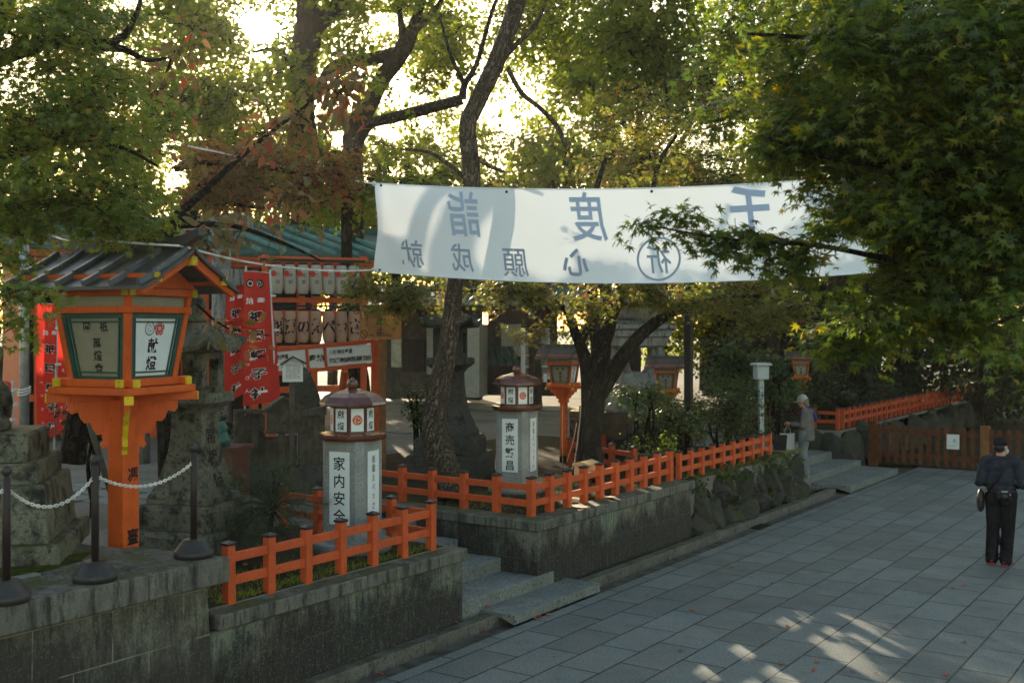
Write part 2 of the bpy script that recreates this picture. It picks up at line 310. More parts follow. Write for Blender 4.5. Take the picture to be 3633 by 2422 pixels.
class MB:
    def __init__(s): s.v = []; s.f = []; s.sm = []
    def add(s, vs, fs, M=None, smooth=False):
        b = len(s.v)
        s.v += [tuple(M @ Vector(p)) for p in vs] if M is not None else [tuple(p) for p in vs]
        s.f += [tuple(i + b for i in f) for f in fs]; s.sm += [smooth] * len(fs); return s
    def box(s, x0, x1, y0, y1, z0, z1, bev=0, M=None):
        if not bev:
            vs = [(x, y, z) for z in (z0, z1) for y in (y0, y1) for x in (x0, x1)]
            return s.add(vs, [(0, 2, 3, 1), (4, 5, 7, 6), (0, 1, 5, 4), (2, 6, 7, 3), (0, 4, 6, 2), (1, 3, 7, 5)], M)
        bm = bmesh.new(); bmesh.ops.create_cube(bm, size=1)
        for v in bm.verts: v.co = ((x0 + x1) / 2 + v.co.x * (x1 - x0), (y0 + y1) / 2 + v.co.y * (y1 - y0), (z0 + z1) / 2 + v.co.z * (z1 - z0))
        bmesh.ops.bevel(bm, geom=list(bm.edges), offset=bev, segments=1, affect='EDGES', profile=.5)
        s._bm(bm, M); return s
    def _bm(s, bm, M=None, smooth=False):
        bm.verts.index_update(); s.add([v.co.copy() for v in bm.verts], [[v.index for v in f.verts] for f in bm.faces], M, smooth); bm.free()
    def cbox(s, c, sz, bev=0, M=None):
        return s.box(c[0] - sz[0] / 2, c[0] + sz[0] / 2, c[1] - sz[1] / 2, c[1] + sz[1] / 2, c[2] - sz[2] / 2, c[2] + sz[2] / 2, bev, M)
    def beam(s, a, b, w, h, bev=0, up=(0, 0, 1)):
        a, b = Vector(a), Vector(b); d = b - a; L = d.length; u = Vector(up); x = d.normalized(); y = u.cross(x).normalized(); z = x.cross(y)
        M = Matrix((x, y, z)).transposed().to_4x4(); M.translation = a
        return s.box(0, L, -w / 2, w / 2, -h / 2, h / 2, bev, M)
    def lathe(s, prof, n=16, rot=0, M=None, smooth=None, sx=1, sy=1, caps=True):
        vs = []; fs = []
        for r, z in prof:
            for i in range(n):
                a = rot + 2 * math.pi * i / n; vs.append((r * math.cos(a) * sx, r * math.sin(a) * sy, z))
        for k in range(len(prof) - 1):
            for i in range(n):
                j = (i + 1) % n; fs.append((k * n + i, k * n + j, (k + 1) * n + j, (k + 1) * n + i))
        if caps: fs.append(tuple(range(n - 1, -1, -1))); fs.append(tuple((len(prof) - 1) * n + i for i in range(n)))
        return s.add(vs, fs, M, n > 9 if smooth is None else smooth)
    def sq(s, prof, M=None, rot=0):   # square-plan stack: prof of (half width, z)
        return s.lathe([(r * math.sqrt(2), z) for r, z in prof], 4, math.pi / 4 + rot, M, False)
    def tube(s, pts, rad, n=8, smooth=True, cap=True):
        pts = [Vector(p) for p in pts]; m = len(pts)
        if isinstance(rad, (int, float)): rad = [rad] * m
        vs = []; fs = []; ref = None
        for i, p in enumerate(pts):
            t = (pts[min(i + 1, m - 1)] - pts[max(i - 1, 0)]).normalized()
            if ref is None: ref = Vector((0, 0, 1)) if abs(t.z) < .9 else Vector((1, 0, 0))
            ref = (ref - t * ref.dot(t)).normalized(); b = t.cross(ref)
            for k in range(n):
                a = 2 * math.pi * k / n; vs.append(p + (ref * math.cos(a) + b * math.sin(a)) * rad[i])
        for i in range(m - 1):
            for k in range(n):
                j = (k + 1) % n; fs.append((i * n + k, i * n + j, (i + 1) * n + j, (i + 1) * n + k))
        if cap: fs.append(tuple(range(n - 1, -1, -1))); fs.append(tuple((m - 1) * n + k for k in range(n)))
        return s.add(vs, fs, None, smooth)
    def ball(s, c, r, n=12, M=None):
        r = (r, r, r) if isinstance(r, (int, float)) else r
        prof = [(math.sin(math.pi * k / n), -math.cos(math.pi * k / n)) for k in range(n + 1)]; prof[0] = (.001, -1); prof[-1] = (.001, 1)
        T = Matrix.Translation(Vector(c)) @ Matrix.Diagonal((*r, 1))
        return s.lathe(prof, n + 4, 0, (M @ T) if M is not None else T, True)
    def prism(s, poly, t, M=None, smooth=False):   # polygon in local xy, thickness t along z (centred)
        m = len(poly); vs = [(x, y, -t / 2) for x, y in poly] + [(x, y, t / 2) for x, y in poly]
        fs = [tuple(range(m - 1, -1, -1)), tuple(range(m, 2 * m))] + [(i, (i + 1) % m, m + (i + 1) % m, m + i) for i in range(m)]
        return s.add(vs, fs, M, smooth)
    def text(s, st, M, size=.1, bold=0., vertical=True, pitch=None, sx=1., lift=.0015):
        """glyphs laid in the plane of M (x right, y up); vertical strings run down from the origin"""
        pitch = pitch or size * 1.1; x = y = 0.
        for ch in st:
            v, f, w = glyph(ch, bold)
            if not vertical: x += (w * size * abs(sx) + size * .08) / 2 if ch != ' ' else size * .2
            if v: s.add([(x + p * size * sx, y + q * size, lift) for p, q in v], f, M)
            if vertical: y -= pitch
            else: x += (w * size * abs(sx) + size * .08) / 2 if ch != ' ' else size * .2
        return s
    def build(s, name, mat, parent=None, recalc=True, at_=None):
        me = bpy.data.meshes.new(name); me.from_pydata(s.v, [], s.f)
        me.polygons.foreach_set('use_smooth', s.sm)
        if recalc:
            bm = bmesh.new(); bm.from_mesh(me); bmesh.ops.recalc_face_normals(bm, faces=bm.faces); bm.to_mesh(me); bm.free()
        me.materials.append(MATS[mat] if isinstance(mat, str) else mat); me.update()
        o = bpy.data.objects.new(name, me); COL.objects.link(o)
        if parent is not None: o.parent = parent
        if at_ is not None: o.location = at_
        return o
def tag(o, label, cat, group=None):
    o['label'] = label; o['category'] = cat
    if group: o['group'] = group
    return o
def thing(name, label, cat, loc=(0, 0, 0), rz=0, group=None):
    o = bpy.data.objects.new(name, None); COL.objects.link(o); o.location = loc; o.rotation_euler = (0, 0, rz); o.empty_display_size = .2
    return tag(o, label, cat, group)
def struct(o): o['kind'] = 'structure'; return o
def dup(root, loc, rz=None, label=None, scale=None):
    def cp(o, par):
        c = o.copy(); COL.objects.link(c); c.parent = par
        for ch in o.children: cp(ch, c)
        return c
    r = cp(root, None); r.location = loc
    if rz is not None: r.rotation_euler = (0, 0, rz)
    if scale: r.scale = (scale,) * 3
    if label: r['label'] = label
    return r
def remesh(mb, voxel, smooth=4, factor=.5):
    """fuse overlapping shapes into one continuous skin, returned as a builder"""
    me = bpy.data.meshes.new('tmp'); me.from_pydata(mb.v, [], mb.f)
    o = bpy.data.objects.new('tmp', me); COL.objects.link(o)
    m = o.modifiers.new('r', 'REMESH'); m.mode = 'VOXEL'; m.voxel_size = voxel
    if smooth: q = o.modifiers.new('s', 'SMOOTH'); q.iterations = smooth; q.factor = factor
    dg = bpy.context.evaluated_depsgraph_get(); ev = o.evaluated_get(dg); r = ev.to_mesh()
    out = MB(); out.v = [tuple(v.co) for v in r.vertices]; out.f = [tuple(p.vertices) for p in r.polygons]; out.sm = [True] * len(out.f)
    ev.to_mesh_clear(); bpy.data.objects.remove(o); bpy.data.meshes.remove(me); return out
# ---------------------------------------------------------------- ground, street, gutter
GZ = .84
def sheet(name, quads, mat, z):
    m = MB()
    for q in quads: m.add([(x, y, z) for x, y in q], [tuple(range(len(q)))])
    return struct(m.build(name, mat))
def rect(x0, x1, y0, y1): return [(x0, y0), (x1, y0), (x1, y1), (x0, y1)]
sheet('ground', [rect(-900, 900, -300, 1500)], 'soil', -.35)
struct(MB().box(-6.43, 14, -6, 26.5, -.3, 0).build('street', 'paving'))
struct(MB().box(-6.9, -6.43, -6, 26.5, -.3, -.045).build('gutter_floor', 'gutter_dirt'))
cg = MB()
for r in ((-220, -9.8, -60, 300), (-9.8, -7.02, -60, 9.0), (-9.8, -7.02, 10.6, 19.4), (-9.8, -7.75, 24.0, 300)): cg.box(*r, -.3, GZ)
struct(cg.build('court_ground', 'gravel'))
sheet('planter_soil', [rect(-9.3, -7.03, 5.4, 8.95), rect(-13, -7.06, 10.65, 19.35), rect(-13, -7.8, 24.05, 44)], 'soil', GZ + .006)
pth = MB()
for a, b, w in (((-9.8, 9.75), (-30, 6.0), 1.5), ((-14, 18.6), (-27, 16.5), .6), ((-16, 25.6), (-34, 27.5), 2.6)):
    a, b = Vector((*a, 0)), Vector((*b, 0)); nrm = Vector((-(b - a).y, (b - a).x, 0)).normalized() * w / 2; d = b - a
    k = int(d.length / .9)
    for i in range(k):
        for j in (-1, 0, 1):
            p = a + d * ((i + .5 + .3 * j) / k); q = p + nrm * (.67 * j)
            pth.cbox((q.x, q.y, GZ + .01), (.86, w / 3.15, .03), 0, None)
struct(pth.build('stone_path', 'step_stone'))
struct(MB().box(-7.4, 14, 25.4, 60, -.3, .02).build('back_ground', 'soil'))

# kerb: long stones end to end
kerb = thing('kerb', 'low worn stone kerb along the gutter at the foot of the walls', 'kerb', (-6.76, -2, 0))
y = 0.
while y < 22.3:
    L = 2.4 + rng.random() * .5; L = min(L, 22.45 - y)
    MB().box(-.075, .075, y + .002, y + L - .002, -.1, .082, .008).build('kerb_stone', 'kerb_stone', kerb); y += L

# ---------------------------------------------------------------- retaining walls
w0 = thing('stone_wall', 'tall mossy block wall at the front carrying the chain posts', 'wall', (-6.75, 5.7, 0))
def loc(o, fn):  # build geometry given in world coordinates as a child of o
    m = MB(); fn(m); T = Matrix.Translation(o.location) @ Matrix.Rotation(o.rotation_euler.z, 4, 'Z'); I = T.inverted()
    m.v = [tuple(I @ Vector(p)) for p in m.v]; return m
def wb(m):
    m.add([(-6.75, -4, 0), (-6.75, 5.70, 0), (-6.80, 5.66, 1.12), (-6.80, -4, 1.12), (-9.6, -4, 0), (-9.6, 5.2, 0), (-9.6, 5.2, 1.12), (-9.6, -4, 1.12)],
          [(0, 1, 2, 3), (1, 5, 6, 2), (5, 4, 7, 6), (4, 0, 3, 7), (3, 2, 6, 7), (0, 4, 5, 1)])
loc(w0, wb).build('wall_body', 'wall_blocks', w0)
ends = [-4, -1.9, .45, 2.6, 5.02, 5.77]
for i in range(5):
    y0, y1 = ends[i] + .004, ends[i + 1] - .004
    def cp(m, y0=y0, y1=y1, last=(i == 4)):
        bm = bmesh.new(); t = (lambda x: (x + 6.65) * .17) if last else (lambda x: 0)
        vs = [bm.verts.new((x, yy + (t(x) if yy == y1 else 0), z)) for z in (1.13, 1.325) for x, yy in ((-7.62, y0), (-6.65, y0), (-6.65, y1), (-7.62, y1))]
        for f in ((3, 2, 1, 0), (4, 5, 6, 7), (0, 1, 5, 4), (1, 2, 6, 5), (2, 3, 7, 6), (3, 0, 4, 7)): bm.faces.new([vs[k] for k in f])
        bmesh.ops.bevel(bm, geom=list(bm.edges), offset=.014, segments=2, affect='EDGES', profile=.5); m._bm(bm)
    loc(w0, cp).build('coping_stone', 'granite_coping', w0)
plat = MB(); plat.add([(-7.62, -4, 1.31), (-7.62, 5.55, 1.31), (-9.6, 5.2, 1.31), (-9.6, -4, 1.31)], [(0, 1, 2, 3)]); plat.box(-9.6, -7.63, -4, 5.2, 1.1, 1.3)
struct(plat.build('platform', 'granite_coping'))
mo = MB(); mo.add([(-7.36, 3.2, 1.331), (-7.3, 4.4, 1.331), (-7.46, 5.0, 1.331), (-7.72, 5.3, 1.331), (-7.72, 3.0, 1.331)], [(0, 1, 2, 3, 4)])
o = struct(mo.build('moss_strip', 'moss_green'))
dr = MB()
for i in range(4): dr.box(-7.34 + i * .02, -7.328 + i * .02, 2.2, 4.55, 1.327, 1.34)
tag(dr.build('drain_cover', 'metal_pole'), 'thin slotted drain cover sunk in the coping behind the chain posts', 'drain')
MATS['stanchion_brown'].use_fake_user = True

w1 = thing('stone_wall', 'low pale stained wall under the front red fence', 'wall', (-6.85, 9, 0))
loc(w1, lambda m: (m.box(-7.1, -6.85, 5.72, 9.02, -.1, .705, .006), m.box(-9.4, -7.1, 8.8, 9.02, -.1, .705, .006))).build('wall_body', 'wall_plain', w1)
for a, b in ((5.79, 7.52), (7.524, 9.06)): loc(w1, lambda m: m.box(-7.13, -6.80, a, b, .708, .832, .012)).build('coping_stone', 'granite_coping', w1)
loc(w1, lambda m: m.box(-9.4, -7.134, 8.76, 9.06, .708, .832, .012)).build('coping_stone', 'granite_coping', w1)
w2 = thing('stone_wall', 'dark streaked corner wall beyond the steps with a smooth coping', 'wall', (-6.93, 10.6, 0))
loc(w2, lambda m: (m.box(-7.2, -6.93, 10.56, 14.66, -.1, .755, .006), m.box(-9.8, -7.2, 10.56, 10.8, -.1, .755, .006))).build('wall_body', 'wall_plain', w2)
for a, b in ((10.52, 12.9), (12.904, 14.72)): loc(w2, lambda m: m.box(-7.22, -6.89, a, b, .758, .876, .012)).build('coping_stone', 'granite_coping', w2)
for a, b in ((-9.8, -8.2), (-8.196, -7.224)): loc(w2, lambda m: m.box(a, b, 10.52, 10.85, .758, .876, .012)).build('coping_stone', 'granite_coping', w2)

def boulder(m, c, s, seed, sub=4):
    r = random.Random(seed); bm = bmesh.new(); bmesh.ops.create_icosphere(bm, subdivisions=sub, radius=1)
    planes = [(Vector((r.gauss(0, 1), r.gauss(0, 1), r.gauss(0, 1))).normalized(), .55 + .33 * r.random()) for _ in range(16)]
    for v in bm.verts:
        p = v.co.copy()
        for n_, d in planes:
            e = p.dot(n_)
            if e > d: p -= n_ * (e - d)
        p = p * (1.18 + .035 * math.sin(11 * p.x + seed) * math.sin(9 * p.y + 2) + .02 * math.sin(23 * p.z + 17 * p.x))
        v.co = (c[0] + p.x * s[0], c[1] + p.y * s[1], c[2] + p.z * s[2])
    m._bm(bm, None, False)
rw = MB(); r2 = random.Random(3)
rw.box(-7.8, -7.12, 14.75, 19.1, -.1, .72)
yy = 14.95; k = 0
while yy < 19.2:   # big angular stones wedged together, small ones chinked between
    w = r2.uniform(.26, .52); boulder(rw, (-7.2 + r2.uniform(-.03, .05), yy + w * .5, .46 + r2.uniform(-.06, .04)), (.36, w * .80, .36 + r2.uniform(-.05, .05)), k); k += 1; yy += w
yy = 14.8
while yy < 19.0:
    w = r2.uniform(.3, .6); boulder(rw, (-7.08 + r2.uniform(-.04, .04), yy + w * .5, .1 + r2.uniform(0, .1)), (.30, w * .74, .27 + r2.uniform(-.05, .06)), 40 + k); k += 1; yy += w
for q in range(20): boulder(rw, (-6.96 + r2.uniform(-.03, .02), 14.9 + q * .22, .08 + r2.uniform(0, .5)), (.09, .11, .09), 160 + q, 2)
tag(rw.build('rock_wall', 'rock'), 'rough boulder retaining wall under the long red fence', 'rock wall')
rw = MB(); rw.box(-8.6, -7.75, 24.05, 40, -.1, .78)
for k in range(26): boulder(rw, (-7.7 + r2.uniform(-.05, .1), 24.3 + k * .62, .32 + r2.uniform(-.1, .2)), (.25, .45, .5), 80 + k, 2)
for k in range(5): boulder(rw, (-7.95 - k * .45, 24.02, .36 + r2.uniform(-.1, .1)), (.36, .2, .48), 120 + k, 2)
tag(rw.build('rock_wall', 'rock'), 'dark rock wall below the far picket fence past the second steps', 'rock wall')

# ---------------------------------------------------------------- steps
st = thing('stone_steps', 'granite steps rising between the two fenced walls', 'steps', (-6.95, 9.8, 0))
for (x0, x1, y0, y1, z) in ((-7.46, -6.92, 9.1, 10.9, .245), (-8.1, -7.44, 9.03, 10.56, .40), (-8.75, -8.08, 9.03, 10.56, .55), (-9.4, -8.73, 9.03, 10.56, .70), (-9.82, -9.38, 9.03, 10.56, .838)):
    s_ = loc(st, lambda m: (m.box(x1 - .26, x1, y0 + .004, y1 - .004, -.1, z, .008), m.box(x0, x1 - .266, y0 + .004, y1 - .004, -.1, z - .004, .003))).build('step', 'step_stone', st)
def arch_slab(name, label, x0, x1, y0, y1, z, t):
    m = MB(); n_ = 10; poly = [(x0, z), (x1, z), (x1, z - t * .9)] + [(x1 - .03 - (x1 - x0 - .16) * k / n_, z - t * .9 + t * .45 * math.sin(math.pi * k / n_)) for k in range(n_ + 1)] + [(x0, z - t * .9)]
    M = Matrix(((1, 0, 0, 0), (0, 0, 1, 0), (0, 1, 0, 0), (0, 0, 0, 1)))
    ym = (y0 + y1) / 2 + .1; o_ = None
    th = thing(name, label, 'slab', (x0, y0, 0))
    for a, b in ((y0, ym - .003), (ym + .003, y1)):
        q = MB(); q.prism(poly, b - a, Matrix.Translation((0, (a + b) / 2, 0)) @ M)
        q.v = [(p[0] - x0, p[1] - y0, p[2]) for p in q.v]; q.build('slab_stone', 'step_stone', th)
arch_slab('gutter_slab', 'clean arched granite slab bridging the gutter at the near steps', -7.0, -6.47, 9.42, 11.2, .105, .11)
st2 = thing('stone_steps', 'far worn steps where the person in grey stands', 'steps', (-7.3, 22, 0))
for (x0, x1, z) in ((-7.9, -7.28, .24), (-8.5, -7.88, .40), (-9.1, -8.48, .56), (-9.8, -9.08, .72)):
    loc(st2, lambda m: m.box(x0, x1, 19.55, 23.95, -.1, z, .01)).build('step', 'step_stone', st2)
arch_slab('gutter_slab', 'worn grey slab over the gutter at the far steps', -7.3, -6.5, 20.75, 24.0, .11, .14)

# ---------------------------------------------------------------- fences
def fence(name, label, legs, h, w, mat, rails=(.78, .38), cap=True, z=GZ, group='low vermilion fences'):
    o0 = Vector((*legs[0][0], z)); t = thing(name, label, 'fence', o0, 0, group)
    pm = MB(); pm.box(-w / 2, w / 2, -w / 2, w / 2, -.02, h, .006); pme = None
    cm = MB(); cm.box(-w / 2 - .008, w / 2 + .008, -w / 2 - .008, w / 2 + .008, h + .001, h + .022, .003); cm.lathe([(w * .72, h + .023), (w * .1, h + .04)], 4, math.pi / 4, None, False)
    seen = []
    for leg in legs:
        a, b = Vector((*leg[0], z)), Vector((*leg[1], z)); k = leg[2]; ang = math.atan2((b - a).y, (b - a).x)
        for i in range(k + 1):
            p = a.lerp(b, i / k)
            if any((p - q).length < .05 for q in seen): continue
            seen.append(p)
            if pme is None:
                po = pm.build('post', mat, t); pme = po.data; co = cm.build('post_cap', 'black_cap', po) if cap else None; cme = co.data if cap else None
            else:
                po = bpy.data.objects.new('post', pme); COL.objects.link(po); po.parent = t
                if cap: co = bpy.data.objects.new('post_cap', cme); COL.objects.link(co); co.parent = po
            po.location = p - o0; po.rotation_euler = (rng.uniform(-.012, .012), rng.uniform(-.012, .012), ang + rng.uniform(-.03, .03))
        for f in rails:
            m = MB(); m.beam((a - o0) + Vector((0, 0, h * f)), (b - o0) + Vector((0, 0, h * f)), w * .5, .075 if h > .4 else .06, .004); m.build('rail', mat, t)
    return t
fence('red_fence', 'red-orange black-capped fence round the front planter with the pine', [((-7.05, 6.1), (-7.05, 8.75), 6), ((-7.05, 8.75), (-9.2, 8.75), 4)], .475, .082, 'fence_red')
fence('red_fence', 'red-orange black-capped corner fence on the dark wall past the steps', [((-7.2, 10.83), (-7.2, 14.5), 9), ((-7.2, 10.83), (-9.7, 10.83), 5)], .475, .088, 'fence_red')
fence('red_fence', 'red-orange fence on top of the boulder wall', [((-7.2, 14.8), (-7.2, 18.4), 9)], .42, .075, 'fence_red')
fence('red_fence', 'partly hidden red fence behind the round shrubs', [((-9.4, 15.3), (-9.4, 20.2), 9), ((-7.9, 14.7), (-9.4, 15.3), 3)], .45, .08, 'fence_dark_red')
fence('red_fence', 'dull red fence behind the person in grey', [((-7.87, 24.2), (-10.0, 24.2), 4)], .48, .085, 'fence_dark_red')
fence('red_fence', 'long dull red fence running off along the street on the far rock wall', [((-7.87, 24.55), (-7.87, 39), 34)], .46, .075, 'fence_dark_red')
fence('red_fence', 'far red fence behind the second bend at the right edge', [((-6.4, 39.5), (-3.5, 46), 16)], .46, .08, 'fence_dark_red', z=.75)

# picket gate across the street end
gt = thing('picket_gate', 'low brown picket gate closing the end of the street', 'gate', (-7.4, 25, 0))
gm = MB()
for x in (-7.32, -4.95, -2.6, .3): MB().box(x - .09 + 7.4, x + .09 + 7.4, -.09, .09, 0, 1.02, .01).build('gate_post', 'gate_wood' if x != -4.95 else 'wood_brown', gt)
for z in (.28, .82): MB().box(.12, 8.6, -.03, .02, z - .05, z + .05).build('gate_rail', 'gate_wood', gt)
x = .22
while x < 8.6:
    MB().prism([(-.045, .10), (.045, .10), (.045, .93), (0, .975), (-.045, .93)], .022, Matrix.Translation((x, -.045, 0)) @ Matrix.Rotation(R(90), 4, 'X')).build('picket', 'gate_wood', gt); x += .18
M = frame(at(3405, 1558, 24.2), (CY, SY, 0), (0, 0, 1)); M.translation.y = 24.92
nz = thing('paper_notice', 'small white paper notice pinned to the picket gate', 'notice', M.translation, 0)
MB().box(-.13, .13, -.008, 0, -.16, .16).build('sheet', 'sign_white', nz)
MB().ball((.03, -.009, .02), (.035, .003, .05), 8).add([(-.08, -.0095, -.1), (.08, -.0095, -.1), (.08, -.0095, -.085), (-.08, -.0095, -.085)], [(0, 1, 2, 3)]).build('printed_picture', 'mask_blue', nz)
dg_ = MB(); p = on_z(2665, 1865, -.04)
for k in range(7): dg_.box(-.09, .09, -.2 + k * .065, -.17 + k * .065, 0, .02)
dg_.box(-.11, -.09, -.22, .24, 0, .02); dg_.box(.09, .11, -.22, .24, 0, .02)
tag(dg_.build('drain_grate', 'dark_timber', at_=(-6.62, p.y, -.04)), 'small iron grate over the gutter below the boulder wall', 'grate')

# ---------------------------------------------------------------- chain posts and chain
SP = [(-6.74, 3.30), (-6.76, 3.99), (-6.81, 4.68), (-6.88, 5.60)]
SLAB = ['nearest', 'brown ball-topped chain post nearest the left edge of the photo', 'brown ball-topped chain post between the other two on the coping', 'brown ball-topped chain post by the end of the tall wall']
proto = None
for i, (x, y) in enumerate(SP):
    if i == 0: continue
    if proto is None:
        t = proto = thing('chain_post', SLAB[i], 'post', (x, y, 1.325), 0, 'chain posts on the coping')
        MB().lathe([(.148, 0), (.150, .05), (.14, .055), (.13, .07), (.085, .135), (.078, .14)], 28).build('base', 'stanchion_base', t)
        MB().lathe([(.026, .13), (.026, .80), (.018, .805), (.018, .83)], 16).build('pole', 'stanchion_brown', t)
        MB().ball((0, 0, .85), .036, 12).build('ball_cap', 'stanchion_base', t)
    else: dup(proto, (x, y, 1.325), rng.random(), SLAB[i])
def link(m, c, tdir, roll, L=.030, r=.0045):
    t = tdir.normalized(); u = Vector((0, 0, 1)); s = t.cross(u).normalized(); u = s.cross(t); s = s * math.cos(roll) + u * math.sin(roll)
    w = .0085; pts = []
    for k in range(13):
        a = 2 * math.pi * k / 12; pts.append(Vector(c) + t * (L * .5 - w) * (1 if math.cos(a) > 0 else -1) + t * w * math.cos(a) + s * w * math.sin(a) * 1.1)
    m.tube(pts, r, 5, True, False)
CL = ['white chain swagged in from outside the left edge to the first post', 'white chain with the deepest sag between the two left posts', 'white chain crossing in front of the orange lantern post']
for i in range(3):
    a, b = Vector((*SP[i], 1.325 + .74)), Vector((*SP[i + 1], 1.325 + .74)); m = MB(); L = (b - a).length; sag = (.12, .17, .13)[i]; pts = []
    for k in range(200): t_ = k / 199; pts.append(a.lerp(b, t_) - Vector((0, 0, sag * 4 * t_ * (1 - t_))))
    s_ = 0; last = pts[0]; step = .0235; j = 0
    for k in range(1, 200):
        s_ += (pts[k] - last).length; last = pts[k]
        if s_ >= step: s_ -= step; link(m, pts[k], pts[k] - pts[k - 1], (R(20), R(110))[j % 2]); j += 1
    tag(m.build('chain', 'chain_white', recalc=False), CL[i], 'chain', 'white chain spans')

# ---------------------------------------------------------------- crests
def swirl(m, M, r, lift, k0=0, wmax=.30):
    for q in range(3):
        a0 = k0 + q * 2 * math.pi / 3; out = []; inn = []
        for k in range(15):
            t = k / 14; a = a0 + t * 2.6; rc = .30 + .58 * t; w = wmax * (1 - t) ** .7 * (1 if t > .08 else .7)
            out.append(((rc + w) * r * math.cos(a), (rc + w) * r * math.sin(a), lift)); inn.append(((rc - w * .8) * r * math.cos(a), (rc - w * .8) * r * math.sin(a), lift))
        vs = out + inn; m.add(vs, [(k, k + 1, 15 + k + 1, 15 + k) for k in range(14)], M)
def disc(m, M, r, lift, n_=24, r0=0):
    if r0 == 0: m.add([(r * math.cos(2 * math.pi * k / n_), r * math.sin(2 * math.pi * k / n_), lift) for k in range(n_)], [tuple(range(n_))], M)
    else:
        v = [(q * math.cos(2 * math.pi * k / n_), q * math.sin(2 * math.pi * k / n_), lift) for q in (r, r0) for k in range(n_)]
        m.add(v, [(k, (k + 1) % n_, n_ + (k + 1) % n_, n_ + k) for k in range(n_)], M)
def flower(m, M, r, lift):
    pts = []
    for k in range(60):
        a = 2 * math.pi * k / 60; q = r * (.78 + .22 * abs(math.sin(2.5 * a + 1.57)) ** .6); pts.append((q * math.cos(a + 1.57), q * math.sin(a + 1.57), lift))
    m.add(pts, [tuple(range(60))], M)

